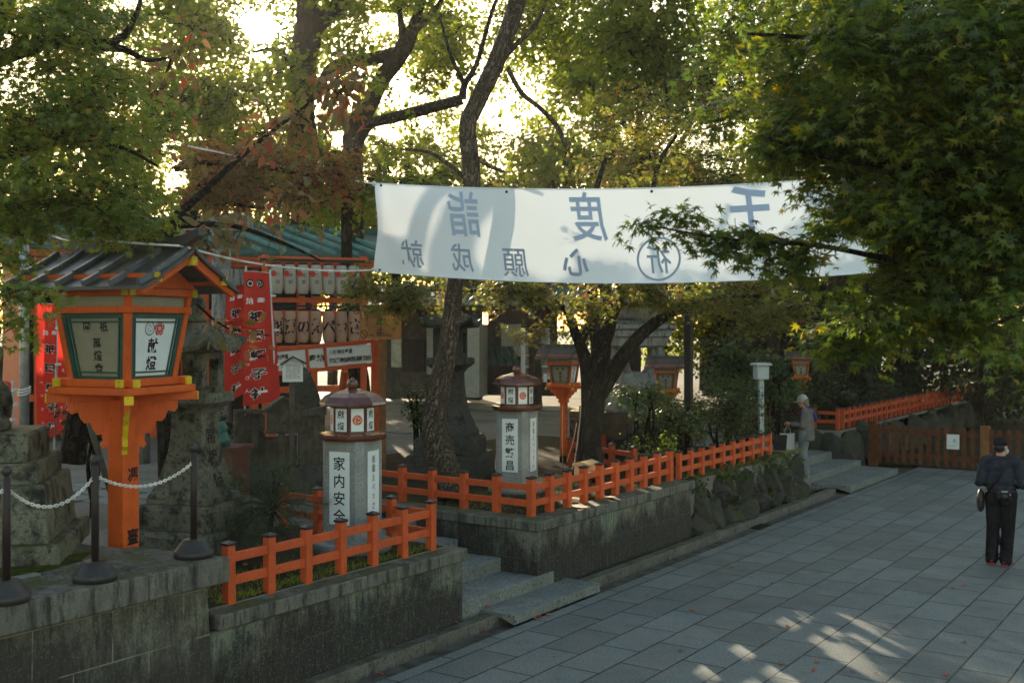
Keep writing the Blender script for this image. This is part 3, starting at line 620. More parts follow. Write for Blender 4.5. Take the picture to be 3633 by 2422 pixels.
# ---------------------------------------------------------------- orange lanterns
def shrine_lantern(label, locn, rz, s, post_h, big=False, group=None, roofmat='wood_roof'):
    t = thing('post_lantern', label, 'lantern', locn, rz, group); t.scale = (s, s, s); P = post_h
    m = MB(); m.box(-.098, .098, -.098, .098, .0 if big else .22, P + .12, .022); m.build('post', 'vermilion', t)
    if not big: MB().box(-.104, .104, -.104, .104, 0, .22, .015).build('post_foot', 'dark_timber', t)
    # four carved brackets on the diagonals
    prof = [(0.05, P + .09), (.44, P + .09), (.44, P + .02), (.41, P - .01), (.36, P + .005), (.34, P - .05), (.31, P - .09), (.265, P - .085), (.25, P - .13), (.215, P - .19), (.17, P - .185), (.165, P - .24), (.185, P - .28), (.16, P - .31), (.13, P - .29), (.125, P - .35), (.05, P - .38)]
    for k in range(4):
        a = -math.pi / 4 + k * math.pi / 2
        Mx = Matrix.Rotation(a, 4, 'Z') @ Matrix.Rotation(R(90), 4, 'X')
        br = MB().prism(prof, .05, Mx).build('bracket', 'vermilion', t)
        if k == 0 and big:
            e = MB()
            for (x0, z0), (x1, z1) in zip(prof[2:-1], prof[3:]):
                e.add([(x0 + .003, z0, -.022), (x1 + .003, z1, -.022), (x1 + .003, z1, .022), (x0 + .003, z0, .022)], [(0, 1, 2, 3)], Mx)
            e.build('painted_edge', 'yellow_paint', br)
        ar = MB().box(.0 if k % 2 == 0 else .03, .60, -.035, .035, P + .09, P + .16, .004, Matrix.Rotation(a, 4, 'Z')).build('arm', 'vermilion', t)
        MB().box(.601, .613, -.037, .037, P + .088, P + .162, .003, Matrix.Rotation(a, 4, 'Z')).build('arm_end', 'yellow_paint', ar)
    MB().box(-.42, .42, -.42, .42, P + .162, P + .222, .005).build('ledge', 'vermilion', t)
    z0 = P + .225
    for sgn in (-1, 1):
        for ax in (0, 1):
            q = ((-.41, .41, sgn * .325 - .035, sgn * .325 + .035) if ax == 0 else (sgn * .325 - .035, sgn * .325 + .035, -.41, .41))
            dz = 0 if ax == 0 else .004
            b = MB().box(*q, z0 + dz, z0 + .062 + dz, .004).build('sill_beam', 'vermilion', t)
            for e in (-1, 1):
                q2 = ((e * .411, e * .424, q[2] - .002, q[3] + .002) if ax == 0 else (q[0] - .002, q[1] + .002, e * .411, e * .424))
                q2 = (min(q2[0], q2[1]), max(q2[0], q2[1]), min(q2[2], q2[3]), max(q2[2], q2[3]))
                MB().box(*q2, z0 + dz - .002, z0 + .064 + dz).build('beam_end', 'yellow_paint', b)
    zb, zt = P + .275, P + .83; hb, ht = .285, .355; zt2 = P + .98
    # corner posts lean outwards
    for sx in (-1, 1):
        for sy in (-1, 1):
            MB().beam((sx * hb, sy * hb, zb), (sx * (ht + .02), sy * (ht + .02), zt2), .052, .052, .006, up=(0, 1, 0)).build('corner_post', 'vermilion', t)
    for z, hh, hx in ((zt + .025, .055, ht + .01), (zt2 + .02, .06, ht + .035)):
        for k in range(4):
            Mx = Matrix.Rotation(k * math.pi / 2, 4, 'Z')
            b = MB().box(-hx - .035 - .002 * (k % 2), hx + .035, -hx - .03, -hx + .03, z - hh / 2 + .003 * (k % 2), z + hh / 2 + .003 * (k % 2), .004, Mx).build('top_beam', 'vermilion', t)
            if z > zt2 - .05:
                for e in (-1, 1): MB().box(e * (hx + .042) - .006, e * (hx + .042) + .006, -hx - .032, -hx + .032, z - hh / 2, z + hh / 2 + .004, 0, Mx).build('beam_end', 'yellow_paint', b)
    tilt = math.atan2(ht - hb, zt - zb); H = (zt - zb)
    for k in range(4):
        Mx = Matrix.Rotation(k * math.pi / 2, 4, 'Z')
        # frieze panel
        MB().box(-ht + .02, ht - .02, -ht - .004, -ht + .008, zt + .054, zt2 - .012, 0, Mx).build('frieze_panel', 'pane_cream_shaded', t)
        # glazed face: green frame, white pane, inner lattice
        Mf = Mx @ Matrix.Translation((0, -hb + .012, zb)) @ Matrix.Rotation(R(90) + tilt, 4, 'X')   # local x right, y up, z outward
        wb_, wt_ = hb - .03, ht - .03
        def trap(m, y0, y1, ins, th, zc):
            f = lambda y: wb_ + (wt_ - wb_) * y / H - ins
            m.prism([(-f(y0), y0), (f(y0), y0), (f(y1), y1), (-f(y1), y1)], th, Mf @ Matrix.Translation((0, 0, zc)))
        fr = MB()
        def bar(a, b, w, zc, th=.02):
            a, b = Vector((*a, zc)), Vector((*b, zc)); d = (b - a).normalized(); n_ = Vector((-d.y, d.x, 0)) * w / 2
            fr.prism([((a + n_).x, (a + n_).y), ((a - n_).x, (a - n_).y), ((b - n_).x, (b - n_).y), ((b + n_).x, (b + n_).y)], th, Mf @ Matrix.Translation((0, 0, zc)))
        f = lambda y, ins: wb_ + (wt_ - wb_) * y / H - ins
        for sgn in (-1, 1):
            bar((sgn * f(.0, .018), .0), (sgn * f(H, .018), H), .036, .012)
            bar((sgn * f(.03, .062), .035), (sgn * f(H - .03, .062), H - .035), .012, .006, .012)
        bar((-f(.018, .04), .018), (f(.018, .04), .018), .036, .0118); bar((-f(H, .04), H - .018), (f(H, .04), H - .018), .036, .0118)
        bar((-f(.06, .036), .068), (f(.06, .036), .068), .012, .0055, .012); bar((-f(H - .06, .036), H - .068), (f(H - .06, .036), H - .068), .012, .0055, .012)
        pn = MB(); trap(pn, .01, H - .01, .012, .01, -.006); po = pn.build('pane', 'pane_white' if k % 2 else 'pane_cream_shaded', t)
        fr.build('pane_frame', 'green_paint', t)
        tx = MB(); T = lambda x, y: Mf @ Matrix.Translation((x, y, 0))
        if k % 2 == 1:
            cr = MB(); disc(tx, T(-.06, H * .775), .058, .0016, 28, .051); swirl(tx, T(-.06, H * .775), .050, .0016, .4, .07)
            flower(cr, T(.06, H * .775), .062, .0016); cr.build('flower_crest', 'crest_red', po)
            wc = MB(); disc(wc, T(.06, H * .775), .044, .0024, 24, .040); wc.text('命', T(.06, H * .775), .045, .01, lift=.0024); wc.build('crest_lines', 'pane_white', po)
            tx.text('献燈', T(0, H * .52), .125, .022, pitch=.15, sx=1.05)
        else:
            tx.text('園', T(-.09, H * .80), .085, .02); tx.text('祇', T(.085, H * .80), .085, .02); tx.text('萬燈會', T(.0, H * .56), .092, .016, pitch=.105)
        tx.build('lettering', 'ink', po)
    # roof: two concave slopes, ribs, ridge with raised ends, gable infill
    rl, ew, ze, zr = .74, .61, zt2 + .06, zt2 + .37
    def prof_(q): return (ew * q, zr - (zr - ze) * (q ** .85))
    for sgn in (-1, 1):
        for (qa, qb, up_, nm) in ((0.02, .68, .018, 'roof_slope'), (.62, 1.0, -.006, 'roof_eave')):
            rf = MB(); N = 6; top = []; bot = []
            for k in range(N + 1):
                yq, zq = prof_(qa + (qb - qa) * k / N); top.append((sgn * yq, zq + up_)); bot.append((sgn * yq, zq + up_ - .028))
            poly = top + bot[::-1]
            rf.prism([(p[0], p[1]) for p in poly], 2 * rl * (1 if nm == 'roof_slope' else .995), Matrix(((0, 0, 1, 0), (1, 0, 0, 0), (0, 1, 0, 0), (0, 0, 0, 1))))
            rf.build(nm, roofmat, t)
        for k in range(6 if big else 2):
            x = -.68 + k * .272 if big else (-.42 + k * .84)
            rb = MB(); N = 6
            for j in range(N):
                (ya, za), (yb, zb_) = prof_(.06 + .95 * j / N), prof_(.06 + .95 * (j + 1) / N); dz = .022 if j < 4 else .008
                rb.beam((x, sgn * ya, za + .016 + dz * .8), (x, sgn * yb, zb_ + .016 + dz * .8), .036, .045)
            rb.build('roof_rib', 'copper_rib' if big else roofmat, t)
        for e in (-1, 1):   # barge boards and gable
            bb = MB(); N = 5
            for j in range(N):
                (ya, za), (yb, zb_) = prof_(.02 + .94 * j / N), prof_(.02 + .94 * (j + 1) / N)
                bb.beam((e * (rl - .055), sgn * ya, za - .045), (e * (rl - .055), sgn * yb, zb_ - .045), .03, .07)
            bb.build('barge_board', 'vermilion', t)
            MB().box(e * (rl - .06) - .05, e * (rl - .06) + .05, sgn * .42 - .03, sgn * .42 + .03, ze + .03, ze + .105, .004).build('purlin_end', 'yellow_paint', t)
            if sgn == 1: MB().box(e * (rl - .05) - .05, e * (rl - .05) + .05, -.032, .032, zr - .13, zr - .055, .004).build('purlin_end', 'yellow_paint', t)
    for e in (-1, 1):
        MB().prism([(-.44, ze + .0), (.44, ze + .0), (0, zr - .05)], .02, Matrix.Translation((e * .40, 0, 0)) @ Matrix(((0, 0, 1, 0), (1, 0, 0, 0), (0, 1, 0, 0), (0, 0, 0, 1)))).build('gable_panel', 'vermilion', t)
    for sgn in (-1, 0, 1): MB().box(-rl + .02, rl - .02, sgn * .42 - .025, sgn * .42 + .025, (ze + .035 if sgn else zr - .12), (ze + .1 if sgn else zr - .06)).build('purlin', 'vermilion', t)
    rd = MB(); N = 16
    for sy in (1,):
        prof2 = []
        for k in range(N + 1):
            x = -(rl + .06) + 2 * (rl + .06) * k / N; u = abs(x) / (rl + .06); prof2.append((x, zr + .10 + .075 * max(0, (u - .55) / .45) ** 2.2))
        poly = prof2 + [(x, z - .10 + .03 * (abs(x) / rl) ** 4) for x, z in prof2[::-1]]
        rd.prism(poly, .085, Matrix.Rotation(R(90), 4, 'X'))
    rd.build('ridge', roofmat, t)
    if big:
        tx = MB(); Mp = Matrix.Translation((.098, 0, 0)) @ Matrix.Rotation(R(90), 4, 'Z') @ Matrix.Rotation(R(90), 4, 'X')
        tx.text('馮', Mp @ Matrix.Translation((0, P - .53, 0)), .13, .03); tx.text('臺', Mp @ Matrix.Translation((0, P - 1.05, 0)), .14, .03); tx.build('lettering', 'ink', t)
        MB().ball((.1, 0, .22), (.014, .022, .022), 8).build('bolt', 'metal_pole', t)
        MB().box(-.085, .0, -.101, -.097, .0, .32).build('repair_patch', 'fence_dark_red', t)
    else:
        tx = MB(); Mp = Matrix.Translation((.098, 0, 0)) @ Matrix.Rotation(R(90), 4, 'Z') @ Matrix.Rotation(R(90), 4, 'X')
        tx.text('奉献祇園商店街', Mp @ Matrix.Translation((0, P - .25, 0)), .09, .02, pitch=.12); tx.build('lettering', 'ink', t)
    return t
shrine_lantern('large vermilion post lantern with dark ribbed roof in the front', (-7.97, 5.75, GZ), R(13), 1.0, 1.56, True, roofmat='copper_roof')
p = on_z(2000, 1640, GZ)
SL = 'smaller vermilion post lantern standing beside the forked maple trunk'
l2 = shrine_lantern(SL, p, R(13), .56, 2.12, False, 'small vermilion post lanterns')
for (x, y, d, lab) in ((2366, 1262, 22.0, 'small vermilion post lantern half sunk behind the round shrubs'), (2842, 1244, 29.3, 'distant vermilion post lantern above the head of the person in grey')):
    q = at(x, y, d); q.z = q.z - .56 * (2.12 + 1.45); dup(l2, q, R(13 + 6), lab)

# ---------------------------------------------------------------- octagonal lamp pillars
def lamp_pillar(label, locn, rz, words):
    t = thing('lamp_pillar', label, 'lamp pillar', locn, rz, 'granite lamp pillars in the planters')
    w, c, h = .24, .062, 1.04
    oc = [(w, -w + c), (w, w - c), (w - c, w), (-w + c, w), (-w, w - c), (-w, -w + c), (-w + c, -w), (w - c, -w)]
    MB().prism(oc, h, Matrix.Translation((0, 0, h / 2))).build('pillar', 'granite_clean', t)
    MB().lathe([(.40, -.10), (.40, .0), (.39, .015)], 24).build('footing', 'granite_clean', t)
    ro = math.pi / 8
    def octo(p, name, mat): return MB().lathe([(r / math.cos(ro), z) for r, z in p], 8, ro, None, False).build(name, mat, t)
    octo([(.31, h + .002), (.325, h + .03), (.325, h + .062), (.30, h + .07)], 'plate', 'copper_maroon')
    octo([(.212, h + .072), (.212, h + .345)], 'lamp_body', 'copper_maroon')
    octo([(.30, h + .347), (.318, h + .36), (.312, h + .385), (.27, h + .44), (.20, h + .48), (.10, h + .505), (.06, h + .52)], 'cap', 'copper_maroon')
    MB().lathe([(.03, h + .51), (.05, h + .53), (.06, h + .565), (.05, h + .60), (.018, h + .615), (.006, h + .63)], 14).build('finial', 'copper_maroon', t)
    for k in range(8):
        a = k * math.pi / 4; M = frame((.213 * math.cos(a), .213 * math.sin(a), h + .21), (-math.sin(a), math.cos(a), 0), (0, 0, 1))
        pn = MB().prism([(-.064, -.115), (.064, -.115), (.064, .115), (-.064, .115)], .006, M).build('lamp_pane', 'pane_white', t)
        tx = MB()
        if k % 2 == 0: tx.text('獻燈', M @ Matrix.Translation((0, .055, .003)), .085, .012, pitch=.115); tx.build('lettering', 'ink', pn)
        else:
            disc(tx, M @ Matrix.Translation((0, 0, .003)), .052, .0012); tx.build('crest_disc', 'crest_orange', pn)
            sw = MB(); swirl(sw, M @ Matrix.Translation((0, 0, .003)), .05, .0022, .3, .11); sw.build('crest_swirl', 'pane_white', pn)
    for k, (nx, ny) in enumerate(((0, -1), (1, 0))):
        M = frame((nx * (w + .002), ny * (w + .002), .568), (-ny, nx, 0), (0, 0, 1))
        ww = (.118, .108)[k]
        pl = MB().prism([(-ww, -.365), (ww, -.365), (ww, .365), (-ww, .365)], .012, M).build('plaque', 'pane_white', t)
        MB().prism([(-ww - .008, -.373), (ww + .008, -.373), (ww + .008, .373), (-ww - .008, .373)], .006, M).build('plaque_rim', 'metal_pole', pl)
        tx = MB()
        if k == 0: tx.text(words, M @ Matrix.Translation((0, .25, .006)), .145, .012, pitch=.175)
        else: tx.text('祇園えべっさん', M @ Matrix.Translation((0, .28, .006)), .082, .006, pitch=.094, sx=.8)
        tx.build('lettering', 'ink', pl)
lamp_pillar('octagonal lamp pillar reading 家内安全 in the front planter', (-7.71, 8.29, GZ + .09), R(11), '家内安全')
lamp_pillar('octagonal lamp pillar reading 商売繁昌 behind the corner fence', (-8.60, 12.58, GZ + .09), R(11), '商売繁昌')
# ---------------------------------------------------------------- helper: point in a plane facing the viewer at one pixel
def face_to(x, y, d, turn=0.):
    """frame at a place, its x axis across the view there, turned by some degrees"""
    o = at(x, y, d); a = math.atan2(o.y, o.x) - math.pi / 2 + R(turn)
    return Matrix.Translation(o) @ Matrix.Rotation(a, 4, 'Z'), a
def local(fr, p): return fr @ Vector(p)
# ---------------------------------------------------------------- stone pedestal with guardian
p = at(-60, 1166, 8.75); g = thing('stone_pedestal', 'mossy tiered stone pedestal at the left edge behind the chain', 'pedestal', (p.x, p.y, 1.31), R(47))
for a, b, z0_, z1_ in ((.70, .70, 0, .16), (.60, .56, .162, .60), (.50, .50, .602, .76), (.42, .42, .762, .98)):
    bm = MB(); bm.sq([(a, z0_), (a, z0_ + .01), (b, z1_ - .02), (b - .02, z1_)]); bm.build('tier', 'granite_old', g)
m = MB()   # seated guardian beast, mostly outside the frame
m.lathe([(.30, 0), (.30, .05)], 16, sx=1, sy=1.1)
m.tube([(0, .16, .16), (0, .10, .42), (0, -.06, .68), (0, -.14, .84)], [.24, .21, .19, .15], 14)
m.ball((0, -.22, .95), (.17, .19, .17)); m.ball((0, -.37, .90), (.10, .10, .08))
for s_ in (-1, 1):
    m.tube([(s_ * .14, -.12, .66), (s_ * .15, -.22, .36), (s_ * .15, -.24, .1)], [.10, .075, .07], 10); m.ball((s_ * .15, -.30, .07), (.085, .12, .06))
    for k in (-1, 0, 1): m.ball((s_ * .15 + k * .05, -.40, .055), (.03, .045, .045), 8)
    m.ball((s_ * .20, .18, .2), (.12, .2, .2)); m.ball((s_ * .2, -.04, .06), (.09, .16, .06)); m.ball((s_ * .13, -.17, 1.08), (.04, .03, .06), 8)
for k in range(9): m.ball((.17 * math.cos(k * .7), -.10 + .1 * math.sin(k * .7), .80 + .03 * k), .06, 8)
m.tube([(0, .3, .2), (0, .38, .45), (0, .32, .72)], [.07, .09, .03], 10)
gd = remesh(m, .02, 3).build('guardian_statue', 'granite_old'); gd.location = (p.x, p.y, 1.31 + .98); gd.rotation_euler = (0, 0, R(62)); gd.location += Vector((CY, SY, 0)) * -.10
tag(gd, 'weathered stone guardian beast sitting on the tiered pedestal at the left edge', 'statue')

# ---------------------------------------------------------------- stone lanterns
def stone_lantern(label, locn, rz, s, mat, carve=None, group=None):
    t = thing('stone_lantern', label, 'stone lantern', locn, rz, group); t.scale = (s, s, s)
    for (a, z0_, z1_) in ((.53, -.1, .30), (.42, .302, .54)):
        m = MB(); m.sq([(a, z0_), (a, z1_ - .05), (a - .035, z1_)]); m.build('base_tier', mat, t)
    m = MB(); prof = [(.335, .542), (.335, .60), (.30, .66)]
    for k in range(11): q = k / 10; prof.append((.165 + .135 * (1 - q) ** 2.4, .66 + .76 * q))
    m.sq(prof); sh = m.build('shaft', mat, t)
    MB().sq([(.18, 1.422), (.20, 1.46), (.285, 1.53), (.285, 1.60), (.26, 1.62)]).build('platform', mat, t)
    fb = MB()
    for sx in (-1, 1):
        for sy in (-1, 1): fb.box(sx * .15 - .05, sx * .15 + .05, sy * .15 - .05, sy * .15 + .05, 1.66, 1.98)
    fb.box(-.2, .2, -.2, .2, 1.622, 1.68); fb.box(-.2, .2, -.2, .2, 1.96, 2.02); fb.box(-.04, .04, -.17, .17, 1.68, 1.96)
    fb.build('fire_box', mat, t)
    N = 5; rows = []
    for q, zz in ((.19, 2.02), (.37, 2.03), (.385, 2.075), (.24, 2.17), (.14, 2.25), (.11, 2.32)):
        row = []
        for k in range(4):
            for j in range(6):
                u = -1 + 2 * j / 6; a = k * math.pi / 2; x, y_ = q, q * u
                lift = (.10 * abs(u) ** 3 if q > .3 else (.04 * abs(u) ** 3 if q > .2 else 0))
                row.append((x * math.cos(a) - y_ * math.sin(a), x * math.sin(a) + y_ * math.cos(a), zz + lift))
        rows.append(row)
    m = MB(); vs = [v for r_ in rows for v in r_]; n_ = 24
    fs = [(i * n_ + k, i * n_ + (k + 1) % n_, (i + 1) * n_ + (k + 1) % n_, (i + 1) * n_ + k) for i in range(len(rows) - 1) for k in range(n_)] + [tuple(range(n_ - 1, -1, -1)), tuple((len(rows) - 1) * n_ + k for k in range(n_))]
    m.add(vs, fs); m.build('roof', mat, t)
    MB().lathe([(.10, 2.322), (.13, 2.345), (.10, 2.375), (.06, 2.39), (.085, 2.42), (.115, 2.48), (.10, 2.55), (.05, 2.61), (.008, 2.67)], 16).build('jewel', mat, t)
    if carve:
        tx = MB()
        for i, ch in enumerate(carve):
            q = (1.20 - i * .22 - .66) / .76; r_ = .165 + .135 * (1 - q) ** 2.4
            tx.text(ch, Matrix.Translation((r_ + .002, 0, 1.20 - i * .22)) @ Matrix.Rotation(R(90), 4, 'Z') @ Matrix.Rotation(R(90 - 4 - 22 * (1 - q) ** 1.4), 4, 'X'), .19, .02, lift=.003)
        tx.build('carved_lettering', 'dark_timber', sh)
    return t
p = at(692, 1166, 11.0)
stone_lantern('tall mossy stone lantern carved 常夜燈 behind the large vermilion lantern', (p.x, p.y, GZ), R(20), 1.0, 'granite_old', '常夜燈')
p = at(1598, 1166, 17.0)
stone_lantern('dark stone lantern on a wide base behind the leaning bark trunk', (p.x, p.y, GZ), R(25), 1.12, 'granite_dark')
# pale carved stone lantern far behind the maple
p = at(2262, 1166, 24.5); t = thing('stone_lantern', 'huge pale stone lantern with arched legs far behind the maple trunks', 'stone lantern', (p.x, p.y, GZ), R(40)); t.scale = (.92,) * 3
MB().sq([(1.3, 0), (1.3, .35), (1.2, .4)]).build('base_tier', 'granite', t)
m = MB(); m.sq([(.86, .402), (.86, .5), (.62, .75), (.46, 1.05), (.40, 1.4)]); m.build('shaft', 'granite', t)
for k in range(4):
    a = math.pi / 4 + k * math.pi / 2
    m = MB(); m.tube([(.62 * math.cos(a), .62 * math.sin(a), 2.02), (.66 * math.cos(a), .66 * math.sin(a), 1.75), (.45 * math.cos(a), .45 * math.sin(a), 1.42), (.36 * math.cos(a), .36 * math.sin(a), 1.38)], [.12, .12, .1, .1], 8); m.build('leg', 'granite', t)
MB().sq([(.52, 2.0), (.60, 2.06), (.60, 2.24), (.68, 2.28), (.68, 2.42), (.78, 2.46), (.78, 2.56), (.5, 2.66)]).build('platform', 'granite', t)
MB().lathe([(.42, 2.66), (.5, 2.75), (.5, 2.95), (.42, 3.05)], 20).build('fire_box', 'granite', t)
MB().sq([(.5, 3.05), (.95, 3.08), (.95, 3.16), (.35, 3.55), (.2, 3.6)]).build('roof', 'granite', t)

# ---------------------------------------------------------------- stone gate, bronze figure, black monument
p = at(786, 1166, 16.5); q = at(500, 1166, 18.4)
t = thing('stone_gate', 'grey granite shrine gate whose column and beam end show behind the large lantern', 'gate', (p.x, p.y, GZ))
q = Vector((q.x - p.x, q.y - p.y, 0)); dr_ = q.normalized()
for v in (Vector((0, 0, 0)), q): m = MB(); m.lathe([(.15, -.1), (.14, 3.7)], 20, 0, Matrix.Translation(v)); m.build('column', 'granite', t)
MB().beam(-dr_ * .50 + Vector((0, 0, 3.02)), q + dr_ * .5 + Vector((0, 0, 3.02)), .17, .25, .01).build('tie_beam', 'granite', t)
MB().beam(-dr_ * .7 + Vector((0, 0, 3.83)), q + dr_ * .7 + Vector((0, 0, 3.83)), .26, .26, .02).build('lintel', 'granite', t)
fr, a = face_to(790, 1166, 12.6)
p = at(795, 1166, 12.4); t = thing('red_pedestal', 'polished red granite pedestal under the green bronze figure', 'pedestal', (p.x, p.y, GZ), R(22))
MB().sq([(.23, -.1), (.20, .90), (.25, .905), (.25, .94)]).build('block', 'granite_red', t)
m = MB(); m.lathe([(.15, 0), (.155, .05), (.12, .14), (.10, .2)], 16, sy=.85); m.tube([(0, 0, .16), (0, .005, .27)], [.085, .06], 12); m.ball((0, -.01, .335), (.05, .055, .06), 10)
m.tube([(-.02, -.01, .38), (0, .0, .43), (.03, .01, .41)], [.035, .025, .01], 8)
for s_ in (-1, 1): m.tube([(s_ * .065, 0, .26), (s_ * .11, -.03, .19), (s_ * .06, -.09, .17)], [.032, .03, .022], 8); m.ball((s_ * .09, -.06, .06), (.07, .09, .05), 8)
fg = remesh(m, .009, 2).build('bronze_figure', 'bronze_green', at_=(p.x - .06, p.y - .05, GZ + .94)); fg.rotation_euler = (0, 0, R(30)); tag(fg, 'small seated green bronze figure on the red granite pedestal', 'statue')
p = on_z(2030, 1642, GZ); t = thing('stone_monument', 'black polished stone monument behind the middle vermilion lantern', 'monument', (p.x, p.y + .9, GZ), R(28))
MB().box(-.62, .62, -.36, .36, 0, .12, .01).build('plinth', 'polished_black', t); MB().box(-.5, .5, -.26, .26, .121, .83, .012).build('block', 'polished_black', t)
MB().box(-.34, .04, -.2, .2, .832, .93, .01).build('shelf', 'granite_red', t)
m = MB(); boulder(m, (-.16, 0, 1.08), (.14, .12, .17), 5); tag(m.build('round_stone', 'granite_dark', at_=t.location), 'round grey stone sitting on the black monument', 'stone')
bpy.data.objects['round_stone'].rotation_euler = (0, 0, R(28))
for (x, y_, d, sz, lab) in ((1086, 1400, 14.6, (.16, .2, .42), 'dark twisted rock behind the little white notice'), (2290, 1560, 19.5, (.9, .4, .5), 'long low dark rock under the round shrubs')):
    m = MB(); boulder(m, (0, 0, 0), sz, int(x)); tag(m.build('rock', 'rock', at_=at(x, y_, d)), lab, 'rock')
fr, a = face_to(2290, 1600, 19.0); t = MB(); t.box(-.9, .5, -.1, .1, -.45, .06, .01); o = t.build('stone_bench', 'granite_dark'); o.location = fr.translation; o.rotation_euler = (0, 0, a); tag(o, 'dark low stone slab wall behind the fence near the maple foot', 'slab')

# ---------------------------------------------------------------- timber fence, notices
fr, a = face_to(985, 1690, 14.0, 12)
t = thing('timber_fence', 'weathered grey board fence behind the pine and the red flags', 'fence', fr.translation, a)
pxm = 3877 / 14.0
def pl(x0, x1, y0, y1, nm, mat, par, th=.03, dy=0., slope=0.):
    X0, X1, Z0, Z1 = (x0 - 985) / pxm, (x1 - 985) / pxm, (1690 - y1) / pxm, (1690 - y0) / pxm
    m = MB(); m.prism([(X0, Z0), (X1, Z0), (X1, Z1 + slope), (X0, Z1)], th, Matrix.Translation((0, dy, 0)) @ Matrix.Rotation(R(90), 4, 'X')); return m.build(nm, mat, par)
pl(820, 1160, 1660, 1760, 'footing', 'granite_dark', t, .3, .1)
for i, x in enumerate(range(845, 940, 24)): pl(x, x + 23, 1465 + (i % 2) * 3, 1662, 'board', 'wood_grey', t)
pl(832, 946, 1448, 1464, 'cap_rail', 'wood_grey', t, .1); pl(832, 843, 1455, 1690, 'post', 'wood_grey', t, .09)
for i, x in enumerate(range(1072, 1156, 21)): pl(x, x + 20, 1478 - i * 5, 1662, 'board', 'wood_grey', t)
pl(1066, 1158, 1462, 1476, 'cap_rail', 'wood_grey', t, .1, 0, .07); pl(1060, 1071, 1440, 1690, 'post', 'wood_grey', t, .09)
pl(946, 1060, 1550, 1662, 'board', 'wood_grey', t, .03, .12)
fr, a = face_to(1005, 1700, 13.6, 8); t = thing('notice_board', 'blank weathered gabled notice board in front of the board fence', 'notice board', fr.translation, a); pxm = 3877 / 13.6
def pr(pts, nm, mat, par, th, dy=0, ox=1005, oy=1700):
    return MB().prism([((x - ox) / pxm, (oy - y) / pxm) for x, y in pts], th, Matrix.Translation((0, dy, 0)) @ Matrix.Rotation(R(90), 4, 'X')).build(nm, mat, par)
pr([(990, 1720), (1012, 1720), (1012, 1480), (990, 1480)], 'post', 'wood_grey', t, .07, .05); pr([(1028, 1720), (1046, 1720), (1046, 1480), (1028, 1480)], 'post', 'wood_grey', t, .07, .05)
pr([(946, 1528), (1062, 1528), (1062, 1448), (1005, 1412), (946, 1448)], 'board', 'wood_grey', t, .03)
pr([(938, 1536), (1066, 1536), (1066, 1526), (938, 1526)], 'sill', 'wood_grey', t, .12)
pr([(930, 1452), (1005, 1403), (1005, 1411), (934, 1459)], 'roof_board', 'wood_grey', t, .22); pr([(1005, 1403), (1092, 1450), (1088, 1457), (1005, 1411)], 'roof_board', 'wood_grey', t, .22)
fr, a = face_to(1039, 1430, 13.2, 6); t = thing('white_notice', 'small white roofed notice on a post before the sign rack', 'notice', fr.translation, a); pxm = 3877 / 13.2
pr([(1028, 1560), (1046, 1560), (1046, 1340), (1028, 1340)], 'post', 'wood_grey', t, .05, .03, 1039, 1430)
bd = pr([(1003, 1354), (1074, 1354), (1074, 1290), (1039, 1270), (1003, 1290)], 'board', 'sign_white', t, .02, 0, 1039, 1430)
pr([(994, 1291), (1039, 1262), (1039, 1268), (998, 1295)], 'roof_board', 'wood_grey', t, .14, 0, 1039, 1430); pr([(1039, 1262), (1088, 1288), (1084, 1292), (1039, 1268)], 'roof_board', 'wood_grey', t, .14, 0, 1039, 1430)
m = MB()
for i in range(11):
    for j in range(12):
        if rng.random() < .9: x = (1062 - i * 4.6 - 1039) / pxm; z = (1430 - 1295 - j * 4.4) / pxm; m.add([(x, -.0112, z), (x + .006, -.0112, z), (x + .006, -.0112, z + .009), (x, -.0112, z + .009)], [(0, 1, 2, 3)])
m.build('fine_writing', 'ink', bd, False)
# no-smoking board
fr, a = face_to(1350, 1640, 17.0, 4); t = thing('notice_board', 'tan wooden no-smoking board with a little roof on a brown post', 'notice board', fr.translation, a); pxm = 3877 / 17.0; ox, oy = 1350, 1640
pr([(1346, 1680), (1370, 1680), (1370, 1200), (1346, 1200)], 'post', 'wood_brown', t, .1, .07, ox, oy)
bd = pr([(1277, 1204), (1424, 1204), (1424, 1108), (1350, 1090), (1277, 1108)], 'board', 'wood_board', t, .03, 0, ox, oy)
pr([(1262, 1110), (1350, 1084), (1350, 1090), (1264, 1116)], 'roof_board', 'wood_brown', t, .2, 0, ox, oy); pr([(1350, 1084), (1446, 1108), (1444, 1114), (1350, 1090)], 'roof_board', 'wood_brown', t, .2, 0, ox, oy)
tx = MB(); Q = lambda x, y_: Matrix.Translation(((x - ox) / pxm, -.016, (oy - y_) / pxm)) @ Matrix.Rotation(R(90), 4, 'X')
tx.text('禁止', Q(1348, 1141), 26 / pxm, .02, pitch=30 / pxm); tx.text('境内全域', Q(1395, 1120), 13 / pxm, 0, pitch=16 / pxm); tx.text('平成八年', Q(1303, 1122), 8 / pxm, 0, pitch=10 / pxm)
tx.text('NO SMOKING', Q(1310, 1189), 13 / pxm, .01, vertical=False, sx=.95)
disc(tx, Q(1291, 1185), 14 / pxm, .0015, 24, 11.5 / pxm); tx.prism([(-11 / pxm, 9 / pxm), (-9 / pxm, 11 / pxm), (11 / pxm, -9 / pxm), (9 / pxm, -11 / pxm)], .001, Q(1291, 1185)); tx.build('lettering', 'ink', bd)
